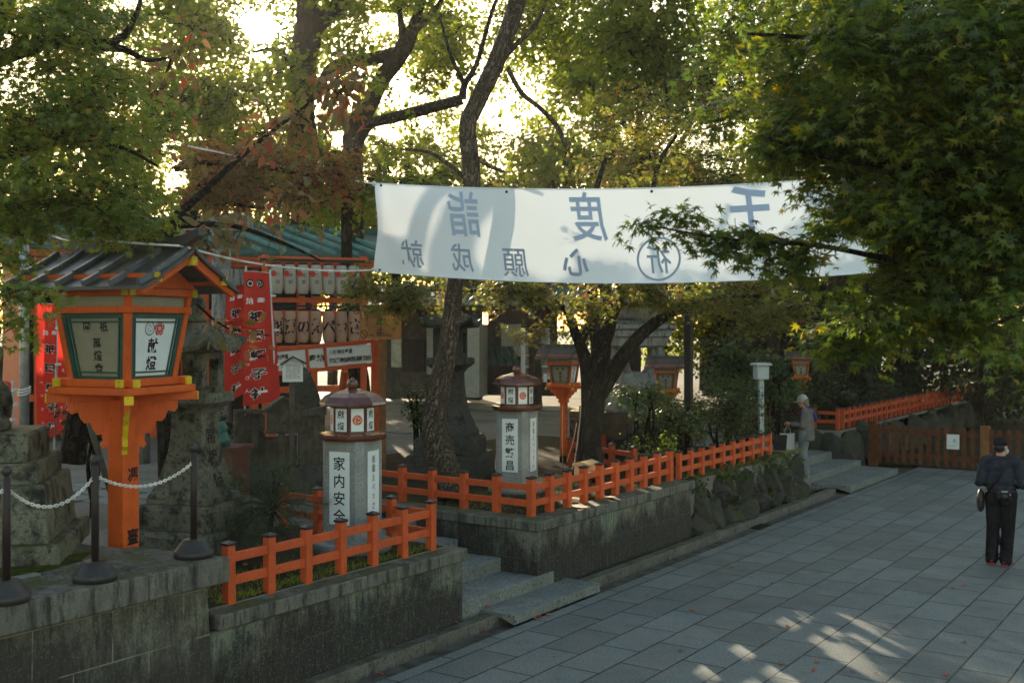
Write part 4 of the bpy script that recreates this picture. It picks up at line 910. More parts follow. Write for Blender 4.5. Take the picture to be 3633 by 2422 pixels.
# prop pole and metal flagpole, dark leaning trunk
o = MB().tube([at(285, 1400, 10.6), at(420, 1830, 9.9)], .028, 10).build('prop_pole', 'wood_grey'); tag(o, 'slanting brown wooden prop pole behind the large lantern post', 'pole')
p = at(86, 1166, 12.5); t = thing('flagpole', 'plain grey metal pole with a rope tied round it near the left edge', 'pole', (p.x, p.y, GZ))
MB().lathe([(.055, -.1), (.052, 4.4)], 16).build('pole', 'metal_pole', t)
m = MB()
for z in (1.52, 1.55, 1.58): m.tube([(.065 * math.cos(k * .5), .065 * math.sin(k * .5), z + .02 * math.sin(k * .5)) for k in range(14)], .009, 6)
m.build('tied_rope', 'rope_white', t)

# ---------------------------------------------------------------- cloth flags
def bil(c, u, v): return (c[0].lerp(c[1], u)).lerp(c[3].lerp(c[2], u), v)
def nobori(label, c, words, mid, small=None, crests=True, arch=False, pole_side=1, small_side=-1, ww=.09):
    nrm = (c[1] - c[0]).cross(c[3] - c[0]).normalized()
    if nrm.dot(Vector((0, 0, CAMH)) - c[0]) < 0: nrm = -nrm
    Wd, Ht = (c[1] - c[0]).length, (c[3] - c[0]).length; ph = rng.random() * 6
    def pos(u, v, l=0):
        p = bil(c, u, v) + nrm * (.03 * math.sin(v * 7 + ph + u * 2.) * (.3 + v) + .025 * math.sin(u * 6 + v * 3 + ph) + l)
        if arch: p.z -= Wd * .5 * max(0, 1 - v * 9) * 2 * (u - .5) ** 2
        return p
    t = thing('banner_flag', label, 'flag', c[3 if pole_side < 0 else 2] * 1.0, 0, 'red shrine flags'); o0 = t.location.copy()
    m = MB(); nu, nv = 8, 30
    for j in range(nv + 1):
        for i in range(nu + 1): m.v.append(tuple(pos(i / nu, j / nv) - o0))
    for j in range(nv):
        for i in range(nu): k = j * (nu + 1) + i; m.f.append((k, k + 1, k + nu + 2, k + nu + 1)); m.sm.append(True)
    cl = m.build('cloth', 'nobori_red', t)
    def put(words, u, v0, size, pitch, mat, nm, bold, lift):
        q = MB()
        for i, ch in enumerate(words):
            vv, f, w_ = glyph(ch, bold); q.add([pos(u + x * size / Wd, v0 + (i * pitch - y * size) / Ht, lift) - o0 for x, y in vv], f)
        q.build(nm, mat, cl)
    sz = Wd * .44
    put(words, mid, .34, sz, Ht * .145, 'ink', 'lettering', .035, .008); put(words, mid, .34, sz, Ht * .145, 'sign_white', 'letter_outline', .075, .004)
    put('奉', mid + .2, .22, Wd * .28, 1, 'sign_white', 'lettering', .02, .006); put('納', mid - .2, .22, Wd * .28, 1, 'sign_white', 'lettering', .02, .006)
    if small: put('えべっさん', small, .50, Wd * .17, Ht * .098, 'sign_white', 'side_lettering', .01, .006)
    if crests:
        for k, du in enumerate((-.17, .17)):
            q = MB(); M = frame(pos(mid + du, .09, .006) - o0, c[1] - c[0], c[0] - c[3]); disc(q, M, Wd * .17, 0); q.build('crest_disc', 'ink', cl)
            q = MB(); (swirl(q, M, Wd * .15, .003, .2, .12) if k else disc(q, M, Wd * .11, .003, 20, Wd * .08)); q.build('crest_lines', 'sign_white', cl)
    e = 1 if pole_side > 0 else 0
    a_, b_ = pos(e, 0) - o0 + Vector((0, 0, .05)), pos(e, 1) - o0; b_ = Vector((b_.x, b_.y, GZ - o0.z))
    MB().tube([a_, b_], .014, 8).build('pole', 'white_paint', t)
    if not arch: MB().tube([pos(0, 0) - o0, pos(1, 0) - o0 + (c[1] - c[0]) * .04], .009, 6).build('cross_rod', 'white_paint', t)
    for v in (.18, .45, .72): MB().cbox(tuple(pos(e, v) - o0 + (c[1] - c[0]).normalized() * .02 * (1 if e else -1)), (.05, .05, .03)).build('clip', 'sign_white', t)
def cor(*p): return [at(*q) for q in p]
nobori('red 祇園蛭子社 flag in front of the paper lanterns with a wide flaring foot', cor((866, 962, 15.6), (957, 968, 15.6), (1000, 1420, 15.4), (862, 1440, 15.6)), '祇園蛭子社', .42, .12)
nobori('narrow red flag half hidden behind the wider flag and the stone column', cor((800, 958, 16.3), (872, 955, 16.3), (868, 1395, 16.2), (795, 1432, 16.2)), '祇園蛭子社', .55, None)
nobori('bright orange-red flag with white kana left of the large lantern', cor((128, 1075, 13.2), (200, 1080, 13.2), (196, 1552, 13.0), (130, 1548, 13.0)), '祇園蛭子社', .72, .32)
nobori('orange-red flag partly hidden behind the large lantern', cor((196, 1085, 13.7), (282, 1085, 13.7), (282, 1545, 13.6), (196, 1540, 13.6)), '祇園蛭子社', .70, .28, pole_side=-1)
nobori('round-topped red flag by the guardian at the far left', cor((-25, 1350, 11.6), (46, 1350, 11.6), (46, 1540, 11.6), (-25, 1540, 11.6)), '祇園蛭子社', .5, .85, False, True)

# ---------------------------------------------------------------- hall with green copper roof
fr, a = face_to(900, 1166, 24.0, 20); hall = thing('shrine_hall', 'red shrine hall under a green copper roof behind the flags', 'building', (fr.translation.x, fr.translation.y, GZ), a)
hw = 4.6
for x in (-4.4, -3.3, -2.2, -1.1, 0, 1.1, 2.2): MB().box(x - .08, x + .08, -.08, .08, -.05, 3.6, .01).build('column', 'fence_red', hall)
for z in (.9, 2.6, 3.2): MB().box(-hw, 2.6, -.05, .05, z - .07, z + .07).build('tie_beam', 'fence_red', hall)
MB().box(-hw, 2.6, 2.6, 2.7, -.05, 3.75).build('rear_wall', 'dark_timber', hall); MB().box(-hw - .06, -hw, 0, 2.7, -.05, 3.6).build('side_wall', 'fence_dark_red', hall)
m = MB()
for x in range(9): m.box(-4.3 + x * .115, -4.26 + x * .115, .06, .09, .97, 2.53)
for z in range(11): m.box(-4.36, -3.36, .092, .11, 1.03 + z * .145, 1.06 + z * .145)
m.build('lattice', 'dark_timber', hall)
for k in range(3): MB().box(-3.2 + k * 1.1, -2.3 + k * 1.1, .1, .14, .98, 2.5).build('shutter', 'fence_dark_red', hall)
def slope(par, x0, x1, y0, z0_, y1, z1_, t_, mat, nm): # y0 eave (front) -> y1 ridge
    return MB().add([(x0, y0, z0_), (x1, y0, z0_), (x1, y1, z1_), (x0, y1, z1_), (x0, y0, z0_ - t_), (x1, y0, z0_ - t_), (x1, y1, z1_ - t_), (x0, y1, z1_ - t_)], [(0, 1, 2, 3), (7, 6, 5, 4), (0, 4, 5, 1), (1, 5, 6, 2), (2, 6, 7, 3), (3, 7, 4, 0)]).build(nm, mat, par)
slope(hall, -hw - .7, 3.6, -.9, 3.86, 1.3, 4.62, .07, 'green_copper', 'roof_slope'); slope(hall, -hw - .7, 3.6, 3.5, 3.8, 1.3, 4.62, .07, 'green_copper', 'roof_slope')
MB().box(-hw - .7, 3.6, -.92, -.86, 3.64, 3.77).build('fascia', 'fence_dark_red', hall)
MB().box(-hw - .8, 3.7, 1.22, 1.38, 4.56, 4.72, .02).build('ridge', 'green_copper', hall)
for k in range(15): x = -hw - .4 + k * .56; MB().beam((x - .5, 1.26, 4.66), (x + .35, -.96, 3.92), .07, .07).build('roof_rib', 'cyan_rib', hall)
MB().box(-hw, 2.6, -.86, -.06, 3.56, 3.62).build('soffit', 'fence_dark_red', hall)

# ---------------------------------------------------------------- lantern rack with paper lanterns
D = 20.0; fr, a = face_to(1125, 1166, D, 10); pxm = 3877 / D; ox, oy = 1125, 1166
rk = thing('lantern_rack', 'red timber rack holding two rows of paper lanterns', 'rack', fr.translation, a)
X = lambda x: (x - ox) / pxm
Z = lambda y_: (oy - y_) / pxm
gz = GZ - fr.translation.z
for x in (948, 1122, 1300): MB().box(X(x) - .05, X(x) + .05, .14, .24, gz, Z(905)).build('post', 'fence_red', rk)
for y_, h in ((918, .08), (1064, .09), (1086, .035), (1230, .05)): MB().box(X(925), X(1315), .12 if h > .05 else -.03, .2 if h > .05 else .03, Z(y_) - h / 2, Z(y_) + h / 2).build('beam', 'fence_red' if h != .035 else 'dark_timber', rk)
MB().box(X(925), X(1315), -.03, .03, Z(924) - .03, Z(924) + .02).build('beam', 'dark_timber', rk)
def paper_lantern(label, x, y0, y1, word, small, mat, group):
    r, h = .118, (y1 - y0) / pxm; loc_ = fr @ Vector((X(x), 0, Z(y1)))
    t = thing('paper_lantern', label, 'paper lantern', loc_, a, group)
    prof = []
    for k in range(33): q = k / 32; prof.append((r * (.62 + .38 * math.sin(math.pi * q) ** .45) + (.0022 if k % 2 else 0), h * (.05 + .9 * q)))
    b = MB().lathe(prof, 18, 0, None, True).build('paper_body', mat, t)
    for z0_, z1_ in ((0, .06), (.94, 1)): MB().lathe([(r * .66, h * z0_), (r * .66, h * z1_)], 16).build('rim', 'ink', t)
    m = MB()
    def wrap(ch, zc, sz, bold, sx=1):
        v, f, w = glyph(ch, bold); q_ = []
        for px_, py_ in v:
            an = px_ * sz * sx / r; q = min(.97, max(.03, ((zc + py_ * sz) / h - .05) / .9)); rr = r * (.62 + .38 * math.sin(math.pi * q) ** .45) + .0045; q_.append((rr * math.sin(an), -rr * math.cos(an), zc + py_ * sz))
        m.add(q_, f)
    if word: wrap(word, h * .5, h * .52, .03, .78); m.build('lettering', 'ink', b)
    if small:
        for i, ch in enumerate(small): wrap(ch, h * (.62 - .2 * i), .085, .005)
        m.build('lettering', 'ink', b)
        q = MB(); M = Matrix.Rotation(R(-38), 4, 'Z') @ Matrix.Translation((0, -r * .98, h * .66)) @ Matrix.Rotation(R(90), 4, 'X'); disc(q, M, .055, .002); q.build('crest_disc', 'crest_red', b)
    return t
NAMES = dict(zip('祇園のえべっさ', range(7)))
for i, ch in enumerate('祇園のえべっさ'): paper_lantern(f'salmon paper lantern bearing the character {ch} in the lower row', 984 + i * 45.5, 1096, 1222, ch, None, 'paper_lantern', 'lower row of paper lanterns')
UP = ['leftmost in the upper row above 祇', 'above the 園 lantern', 'above the の lantern', 'above the え lantern', 'above the べ lantern', 'above the っ lantern', 'above the さ lantern']
for i in range(7): paper_lantern(f'white paper lantern with a red crest {UP[i]}', 984 + i * 45.5, 934, 1050, None, ('三谷', '水前', '松本', '三谷')[i % 4], 'paper_white', 'upper row of paper lanterns')
# sponsor sign
fr, a = face_to(1150, 1268, 17.6, 10); pxm = 3877 / 17.6; ox, oy = 1150, 1268
sg = thing('sponsor_sign', 'long red framed white sign below the paper lanterns', 'sign', fr.translation, a); ROLL = Matrix.Rotation(R(-4.6), 4, 'Y')
def sb(x0, x1, y0, y1, d0, d1, nm, mat): return MB().box(X(x0), X(x1), d0, d1, Z(y1), Z(y0), .004, ROLL).build(nm, mat, sg)
sb(940, 1330, 1218, 1232, -.03, .03, 'frame_bar', 'fence_red'); sb(940, 1330, 1302, 1316, -.03, .03, 'frame_bar', 'fence_red')
for x in (1086, 1150, 1322): sb(x, x + 9, 1232.5, 1301.5, -.029, .029, 'frame_bar', 'fence_red')
for x0, x1, rows in ((944, 1085, ('八坂神社参道', '四条店街組合')), (1096, 1149, ('奉納',)), (1160, 1321, ('八坂神社参道', '四条繁栄会商店街振興組合'))):
    pn = sb(x0, x1, 1233, 1301, -.012, .012, 'panel', 'sign_white'); tx = MB()
    if len(rows) == 1: tx.text('奉', ROLL @ Matrix.Translation((X(1109), -.014, Z(1267))) @ Matrix.Rotation(R(90), 4, 'X'), 27 / pxm, .03); tx.text('納', ROLL @ Matrix.Translation((X(1136), -.014, Z(1267))) @ Matrix.Rotation(R(90), 4, 'X'), 27 / pxm, .03)
    else:
        for rr, y_, L in zip(rows, (1252, 1282), (84, 150)):
            n_ = len(rr); pit = L / n_
            for i, ch in enumerate(rr): tx.text(ch, ROLL @ Matrix.Translation((X(x0 + 8 + (i + .5) * pit * (1 if x0 > 1000 else .86)), -.014, Z(y_))) @ Matrix.Rotation(R(90), 4, 'X'), (13 if L < 100 else 14) / pxm * 1.35, .025, sx=.8)
    tx.build('lettering', 'ink', pn)
gz = GZ - fr.translation.z
MB().box(X(1326), X(1356), .035, .16, gz + .55, Z(1206), .005).build('post', 'fence_red', sg); MB().box(X(1328), X(1354), .04, .155, gz, gz + .548).build('post_foot', 'wood_board', sg)
MB().box(X(958), X(980), .04, .15, gz, Z(1210)).build('post', 'fence_red', sg); MB().beam((X(1226), .09, Z(1320)), (X(1196), .35, gz), .08, .08).build('brace', 'fence_dark_red', sg)

# ---------------------------------------------------------------- street banner with mirrored writing
TL, BL, TR, BR = at(1329, 650, 13.0), at(1327, 962, 13.0), at(3420, 585, 11.3), at(3420, 935, 11.3)
bn = thing('street_banner', 'long white cloth banner hung across the street with writing showing through in reverse', 'banner', TL)
nb = (TR - TL).cross(BL - TL).normalized(); nb = nb if nb.dot(Vector((0, 0, CAMH)) - TL) > 0 else -nb
def bpos(u, v, l=0):
    p = TL.lerp(TR, u).lerp(BL.lerp(BR, u), v); p.z -= (.15 + .02 * v) * 4 * u * (1 - u)
    e = math.exp(-u * 26); p += (TR - TL).normalized() * .05 * math.sin(math.pi * v) * e
    return p + nb * (.022 * math.sin(u * 19 + v * 1.5) * math.sin(math.pi * v) + .02 * math.sin(v * 3 + u * 7) + .02 * e * math.sin((v - u * 9) * 9) + l) - TL
m = MB(); nu, nv = 90, 16
for s_ in (0,):
    for j in range(nv + 1):
        for i in range(nu + 1): m.v.append(tuple(bpos(i / nu, j / nv)))
    for j in range(nv):
        for i in range(nu): k = j * (nu + 1) + i; m.f.append((k, k + 1, k + nu + 2, k + nu + 1)); m.sm.append(True)
cl = m.build('cloth', 'banner_cloth', bn)
for v in (.0, 1.0):
    h = MB(); h.tube([bpos(i / 60, v) for i in range(61)], .007, 6); h.build('hem_cord', 'banner_cloth', bn)
def inv(x, y):   # banner coordinates of a place seen in the photo
    u = .5; v = .5
    def pj(p):
        w = p + TL; f_ = w.x * -SY + w.y * CY; r_ = w.x * CY + w.y * SY; return CX + FPX * r_ / f_, HY - FPX * (w.z - CAMH) / f_
    for _ in range(25):
        a0 = pj(bpos(u, v)); u += (x - a0[0]) / 2093; v += (y - a0[1]) / 330; u = min(1, max(0, u)); v = min(1, max(0, v))
    return u, v
Lb, Hb = (TR - TL).length, (BL - TL).length
def bglyph(PR, ch, x, y, h, bold=.015, sx=1., shear=.12):
    v, f, w = glyph(ch, bold); u0, v0 = inv(x, y)
    for l in (.004, -.004): PR.add([bpos(u0 - (px_ * sx + shear * py_) * h / Lb, v0 - py_ * h / Hb, l) for px_, py_ in v], f)
for ch, x, y, h, b, sx in (('詣', 1645, 758, .55, .012, .72), ('度', 2085, 768, .58, .012, .72), ('千', 2660, 745, .55, .03, .8), ('就', 1462, 900, .34, .008, .85), ('成', 1640, 915, .34, .008, .8), ('願', 1828, 932, .36, .006, .85), ('心', 2040, 930, .34, .02, .9), ('祈', 2338, 920, .33, .008, .85)):
    PR = MB(); bglyph(PR, ch, x, y, h, b, sx)
    if ch == '祈':
        u0, v0 = inv(2337, 918); n_ = 40
        for l in (.004, -.004):
            vs = [bpos(u0 + r_ * math.cos(2 * math.pi * k / n_) / Lb, v0 + r_ * math.sin(2 * math.pi * k / n_) / Hb, l) for r_ in (.245, .222) for k in range(n_)]
            PR.add(vs, [(k, (k + 1) % n_, n_ + (k + 1) % n_, n_ + k) for k in range(n_)])
    PR.build('mirrored_character', 'banner_print' if h > .5 else 'banner_print_dark', cl)
for u in (.012, .25, .505, .75):
    for v in ((.02, .98) if u < .1 else (.035,)):
        q = MB(); M = frame(bpos(u, v, .005), TR - TL, TL - BL); disc(q, M, .016, 0, 14, .008); disc(q, M, .008, .0, 10); q.build('eyelet', 'dark_timber', cl)
def rope(pts, label):
    P_ = [at(*p) for p in pts]; m = MB(); out = []
    for p_, q_ in zip(P_, P_[1:]):
        L = (q_ - p_).length
        for k in range(12): t_ = k / 12; v = p_.lerp(q_, t_); v.z -= .012 * L * 4 * t_ * (1 - t_); out.append(v)
    out.append(P_[-1]); m.tube(out, .010, 7); m.ball(P_[0], (.03, .03, .03), 8); tag(m.build('rope', 'rope_white'), label, 'rope', 'banner ropes')
rope([(1327, 652, 13.0), (1090, 606, 12.4), (775, 540, 11.6), (551, 488, 11.0), (150, 420, 10)], 'white rope running up into the leaves from the upper banner corner')
rope([(1327, 957, 13.0), (1030, 950, 11.2), (640, 872, 9.0), (250, 838, 8.7), (-150, 790, 8.4)], 'white rope from the lower banner corner over the large lantern roof')

# ---------------------------------------------------------------- small things
fr, a = face_to(2080, 1690, 14.6, -28); t = thing('wooden_box', 'small new pale wooden box with a pitched lid behind the fence', 'box', (fr.translation.x, fr.translation.y, GZ + .28), a)
MB().box(-.11, .11, -.14, .14, 0, .17, .004).build('body', 'wood_pale', t); MB().prism([(-.13, .172), (.13, .172), (.13, .19), (0, .225), (-.13, .19)], .32, Matrix.Rotation(R(90), 4, 'X')).build('lid', 'wood_pale', t)
MB().box(-.04, .04, -.04, .04, -.30, -.002).build('stake', 'wood_grey', t)
for (x, y, dx, dy, rot, lab) in ((2057, 1798, .13, .085, .4, 'flat tan card lying on the coping by the fence posts'), (2168, 1766, .12, .06, -.5, 'curled tan card half off the coping edge'), (2040, 1768, .09, .06, .2, 'tan card lying in the grass between two fence posts')):
    p = on_z(x, y, .882); m = MB(); N = 6; vs = []
    for j in (0, 1):
        for i in range(N + 1): q = i / N; vs.append(((q - .5) * dx * 2, (j - .5) * dy * 2, .004 + .03 * (q if x == 2168 else 0) ** 2 + .004 * math.sin(q * 5)))
    vs += [(a_, b_, c_ + .003) for a_, b_, c_ in vs]
    fs = [(i, i + 1, N + 2 + i, N + 1 + i) for i in range(N)] + [(2 * N + 2 + i, 2 * N + 3 + i, 3 * N + 4 + i, 3 * N + 3 + i) for i in range(N)]
    o = m.add(vs, fs).build('card', 'wood_pale', at_=p); o.rotation_euler = (0, 0, rot); tag(o, lab, 'card')
p = at(2443, 1166, 18.6); tag(MB().box(-.06, .06, -.06, .06, -.05, 3.15, .006).build('dark_post', 'dark_timber', at_=(p.x, p.y, GZ)), 'tall square black post rising from the round shrubs', 'post')
fr, a = face_to(2700, 1500, 20.0, 25); t = thing('sign_box', 'white box-shaped sign with a flared top on a white post', 'sign', (fr.translation.x, fr.translation.y, GZ), a)
zt_ = CAMH + 20.0 * (1166 - 1287) / 3877 - GZ
MB().box(-.04, .04, -.04, .04, -.02, zt_ - .30).build('post', 'white_paint', t); MB().box(-.115, .115, -.10, .10, zt_ - .30, zt_ - .05, .01).build('box', 'white_paint', t)
MB().sq([(.15, zt_ - .045), (.15, zt_ - .02), (.125, zt_ + .0)]).build('lid', 'white_paint', t)
tx = MB(); tx.text('交通安全祈願', Matrix.Translation((0, -.041, zt_ - .45)) @ Matrix.Rotation(R(90), 4, 'X'), .06, .0, pitch=.10); tx.build('lettering', 'ink', t)
# cord hanging by the middle lantern
P_ = [at(1996, 1440, 17.2), at(1994, 1560, 17.2), at(1997, 1655, 17.2)]; tag(MB().tube(P_, .008, 6).build('cord', 'wood_pale'), 'thin pale cord hanging beside the middle vermilion lantern post', 'cord')
P_ = [at(2046, 1500, 16.8), at(2035, 1560, 16.7), at(2010, 1640, 16.6)]; tag(MB().tube(P_, .008, 6).build('cord', 'wood_pale'), 'pale cord slanting down to the foot of the forked maple', 'cord')

# ---------------------------------------------------------------- buildings behind
fr, a = face_to(1660, 1390, 33.0, -14); pxm = 3877 / 33.0; ox, oy = 1660, 1390
sh_ = thing('shop_building', 'low shrine shop with white plaster panels and dark doors across the gravel', 'building', fr.translation, a)
def wall(x0, x1, y0, y1, d0, d1, nm, mat, par=None): return MB().box(X(x0), X(x1), d0, d1, Z(y1), Z(y0)).build(nm, mat, par or sh_)
wall(1290, 1700, 1060, 1420, .3, .5, 'wall', 'wood_grey'); wall(1366, 1404, 1200, 1305, .25, .3, 'plaster_panel', 'plaster_cream'); wall(1300, 1345, 1200, 1305, .25, .3, 'plaster_panel', 'plaster_cream')
d_ = wall(1412, 1496, 1205, 1320, .2, .3, 'door', 'dark_timber')
m = MB()
for k in range(12): m.box(X(1416 + k * 6.6), X(1416 + k * 6.6) + .02, .17, .2, Z(1318), Z(1210))
m.build('lattice', 'wood_grey', d_)
wall(1500, 1560, 1150, 1330, .24, .3, 'plaster_panel', 'plaster'); wall(1660, 1735, 1150, 1400, -1.2, .3, 'plaster_panel', 'plaster'); wall(1735, 1980, 1090, 1400, -.1, .1, 'wall', 'dark_timber')
wall(1785, 1860, 1150, 1262, -.16, -.1, 'window', 'plaster'); wall(1738, 1760, 1090, 1390, -.2, -.12, 'corner_post', 'dark_timber'); wall(1858, 1872, 1090, 1390, -.2, -.12, 'corner_post', 'dark_timber')
slope(sh_, X(1240), X(2060), -1.6, Z(1085), 2.5, Z(1000), .1, 'green_copper', 'roof_slope'); slope(sh_, X(1240), X(2060), 6.0, Z(1085), 2.5, Z(1000), .1, 'green_copper', 'roof_slope')
MB().box(X(1240), X(2060), -1.62, -1.5, Z(1098), Z(1086)).build('fascia', 'dark_timber', sh_)
aw = MB()
for k in range(4): aw.beam((X(1748 + k * 22), -.15, Z(1228)), (X(1790 + k * 28), -1.3, Z(1290)), .16, .02)
tag(aw.build('awning', 'green_copper', at_=None), 'slatted green awning propped over the shop counter', 'awning'); bpy.data.objects['awning'].location = sh_.location; bpy.data.objects['awning'].rotation_euler = sh_.rotation_euler
fr2, a2 = face_to(1905, 1345, 31.0, 20); px2 = 3877 / 31.0
rkk = thing('shop_rack', 'white shelf rack of colourful charms at the shop corner', 'rack', fr2.translation, a2)
for k in range(5): MB().box(-.36, .36, 0, .3, .02 + k * .32, .05 + k * .32).build('shelf', 'sign_white', rkk)
for x in (-.38, .36): MB().box(x, x + .03, 0, .3, 0, 1.45).build('side_panel', 'sign_white', rkk)
MB().box(-.35, .35, .27, .30, .06, 1.4).build('back_panel', 'plaster_cream', rkk)
cols = ['crest_red', 'mask_blue', 'yellow_paint', 'leaf_orange', 'pane_white', 'scarf_violet']
for k in range(4):
    for i in range(5):
        if rng.random() < .85: tag(MB().box(-.05, .05, 0, .03, 0, .20 + rng.random() * .05).build('charm_pack', rng.choice(cols), at_=tuple(fr2.translation + fr2.to_3x3() @ Vector((-.27 + i * .135, .052 + k * .32, -.08)))), 'small coloured charm pack standing on the white shop rack', 'charm pack', 'charm packs on the shop rack').rotation_euler = (0, 0, a2)
fr, a = face_to(2700, 1300, 36.0, -10); pxm = 3877 / 36.0; ox, oy = 2700, 1300
db = thing('timber_building', 'dark timber building with a long black eave in the trees', 'building', fr.translation, a)
wall(2480, 3100, 1105, 1460, .4, .6, 'wall', 'dark_timber', db)
for x in (2500, 2570, 2650, 2680, 2760, 2860): wall(x, x + 12, 1105, 1460, .1, .22, 'post', 'dark_timber', db)
for x0, x1 in ((2588, 2645), (2700, 2722), (2775, 2850)): wall(x0, x1, 1170, 1300, .3, .39, 'plaster_panel', 'plaster', db)
slope(db, X(2400), X(3150), -1.4, Z(1106), 3, Z(1030), .12, 'dark_roof', 'roof_slope'); slope(db, X(2400), X(3150), 7.4, Z(1106), 3, Z(1030), .12, 'dark_roof', 'roof_slope')

# ---------------------------------------------------------------- people
def limb(m, pts, rad, n_=12):
    m.tube(pts, rad, n_)
    for p_, r_ in zip(pts, rad): m.ball(p_, r_ * .995, 8)
def hand(m, wrist, palm_dir, up_dir, curl=.6, side=1):
    w = Vector(wrist); d = Vector(palm_dir).normalized(); u = Vector(up_dir).normalized(); s_ = d.cross(u).normalized() * side
    m.ball(w + d * .045, (.032, .032, .032), 8); m.tube([w, w + d * .08], [.024, .034], 10)
    for i, L in enumerate((.066, .075, .07, .054)):
        b = w + d * .085 + s_ * (-.028 + .019 * i); k1 = b + d * L * .5 * math.cos(curl * .5) - u * L * .5 * math.sin(curl * .5); k2 = k1 + d * L * .55 * math.cos(curl * 1.5) - u * L * .55 * math.sin(curl * 1.5)
        m.tube([b - d * .02, b, k1, k2], [.009, .0095, .0085, .007], 7); m.ball(k2, .007, 6)
    b = w + d * .03 - s_ * .028; m.tube([b, b + d * .03 - s_ * .022 - u * .012, b + d * .058 - s_ * .018 - u * .03], [.012, .010, .008], 7)
def head(m, z, turn=0, y=0., tilt=0.):
    T = Matrix.Translation((0, y, z)) @ Matrix.Rotation(turn, 4, 'Z') @ Matrix.Rotation(tilt, 4, 'X')
    q = MB(); q.ball((0, -.005, .015), (.074, .092, .098), 12); q.ball((0, .028, -.045), (.054, .062, .062), 10); q.tube([(0, .084, .015), (0, .104, -.022), (0, .084, -.03)], [.010, .015, .010], 8)
    q.ball((0, .083, -.058), (.022, .014, .008), 6); q.ball((0, .075, -.088), (.022, .02, .018), 8)
    for s_ in (-1, 1): q.ball((s_ * .075, -.008, -.005), (.012, .022, .032), 8)
    m.add([T @ Vector(p) for p in q.v], q.f); return T
def eyes(T, par):
    for s_ in (-1, 1):
        e = MB(); e.ball((s_ * .031, .079, .012), (.012, .008, .007), 8); e.v = [tuple(T @ Vector(p)) for p in e.v]; e.build('eye', 'ink', par)
def tmb(mb_, T, name, mat, par): mb_.v = [tuple(T @ Vector(p)) for p in mb_.v]; return mb_.build(name, mat, par)
# man in dark clothes, seen from behind
p = on_z(3552, 2001, 0); away = math.atan2(p.y, p.x) - math.pi / 2
mn = thing('person', 'person in dark sweatshirt, black trousers and black cap seen from behind on the paving', 'person', (p.x, p.y, 0), away - R(8))
b = MB(); T = head(b, 1.545, R(-32)); limb(b, [(0, -.005, 1.36), (0, .0, 1.47)], [.058, .055]); limb(b, [(0, 0, .95), (0, 0, 1.1), (0, 0.01, 1.28)], [.10, .095, .09])
sh2 = [(-.20, 0, 1.335), (-.265, -.045, 1.075), (-.14, .20, 1.02)], [(.20, 0, 1.335), (.265, -.045, 1.075), (.14, .20, 1.02)]
for s_, (A, E, Wr) in zip((-1, 1), sh2):
    limb(b, [A, E, Wr], [.052, .042, .028]); hand(b, Wr, (-s_ * .5, .6, .05), (0, 0, 1), .8, s_)
LG = [[(-.085, 0, .93), (-.10, .015, .50), (-.115, -.02, .09)], [(.085, 0, .93), (.085, .015, .50), (.06, -.03, .09)]]
for L in LG: limb(b, L, [.085, .055, .042])
bo = remesh(b, .0075, 2).build('body', 'skin', mn); eyes(T, bo)
b = MB()
for i in range(10):
    z = .88 + i * .052; q = i / 9; b.ball((0, -.012 * math.sin(q * 3), z), (.178 + .035 * q - .02 * math.sin(q * 3.1), .118 + .012 * math.sin(q * 3), .07), 12)
for s_, (A, E, Wr) in zip((-1, 1), sh2): limb(b, [(s_ * .12, 0, 1.375), (s_ * .185, 0, 1.345), E, Wr], [.072, .082, .066, .050])
b.ball((0, -.01, 1.39), (.12, .09, .05), 10)
for k in range(6): b.tube([(-.19, -.06, .92 + k * .05), (0, -.135, .90 + k * .055), (.19, -.06, .93 + k * .05)], .012, 6)
remesh(b, .011, 3).build('sweatshirt', 'cloth_navy', mn)
b = MB()
for L in LG: limb(b, [L[0], L[1], (L[2][0], L[2][1], .06)], [.118, .084, .078])
b.ball((0, -.01, .92), (.175, .125, .12), 12); b.ball((-.075, -.06, .86), (.09, .09, .1), 10); b.ball((.075, -.06, .86), (.09, .09, .1), 10)
for L in LG:
    for k in range(4): b.ball((L[2][0], L[2][1], .07 + k * .035), (.082 - .003 * (k % 2), .085, .02), 8)
remesh(b, .011, 2).build('trousers', 'cloth_black', mn)
for L, r_ in zip(LG, (.15, -.2)):
    s_ = MB(); s_.ball((0, .055, .045), (.05, .13, .042), 10); s_.ball((0, -.02, .06), (.048, .06, .045), 10); s_.box(-.045, .045, -.07, .17, 0, .022, .006)
    s_ = remesh(s_, .008, 2); tmb(s_, Matrix.Translation((L[2][0], L[2][1], 0)) @ Matrix.Rotation(r_, 4, 'Z'), 'shoe', 'shoe_red', mn)
c_ = MB(); c_.ball((0, -.012, .045), (.083, .10, .085), 12); c_.ball((0, .10, .045), (.062, .075, .010), 10); hc = tmb(remesh(c_, .008, 2), T, 'cap', 'cloth_black', mn)
c_ = MB(); c_.ball((0, -.035, .0), (.079, .075, .075), 12); tmb(c_, T, 'hair', 'hair_black', mn)
c_ = MB(); c_.ball((0, .06, -.055), (.058, .052, .052), 10); tmb(c_, T, 'face_mask', 'mask_blue', mn)
c_ = MB(); c_.tube([(.15, .02, 1.43), (.10, -.10, 1.36), (-.02, -.155, 1.15), (-.17, -.11, .93)], .016, 6); c_.build('shoulder_strap', 'bag_black', mn)
sb_ = MB(); sb_.ball((0, 0, 0), (.055, .10, .16), 10); o = remesh(sb_, .012, 2).build('shoulder_bag', 'stanchion_base', at_=mn.matrix_basis @ Vector((-.245, -.04, .83))); o.rotation_euler = (0, 0, away); tag(o, 'grey rounded shoulder bag on the hip of the person in black', 'bag')
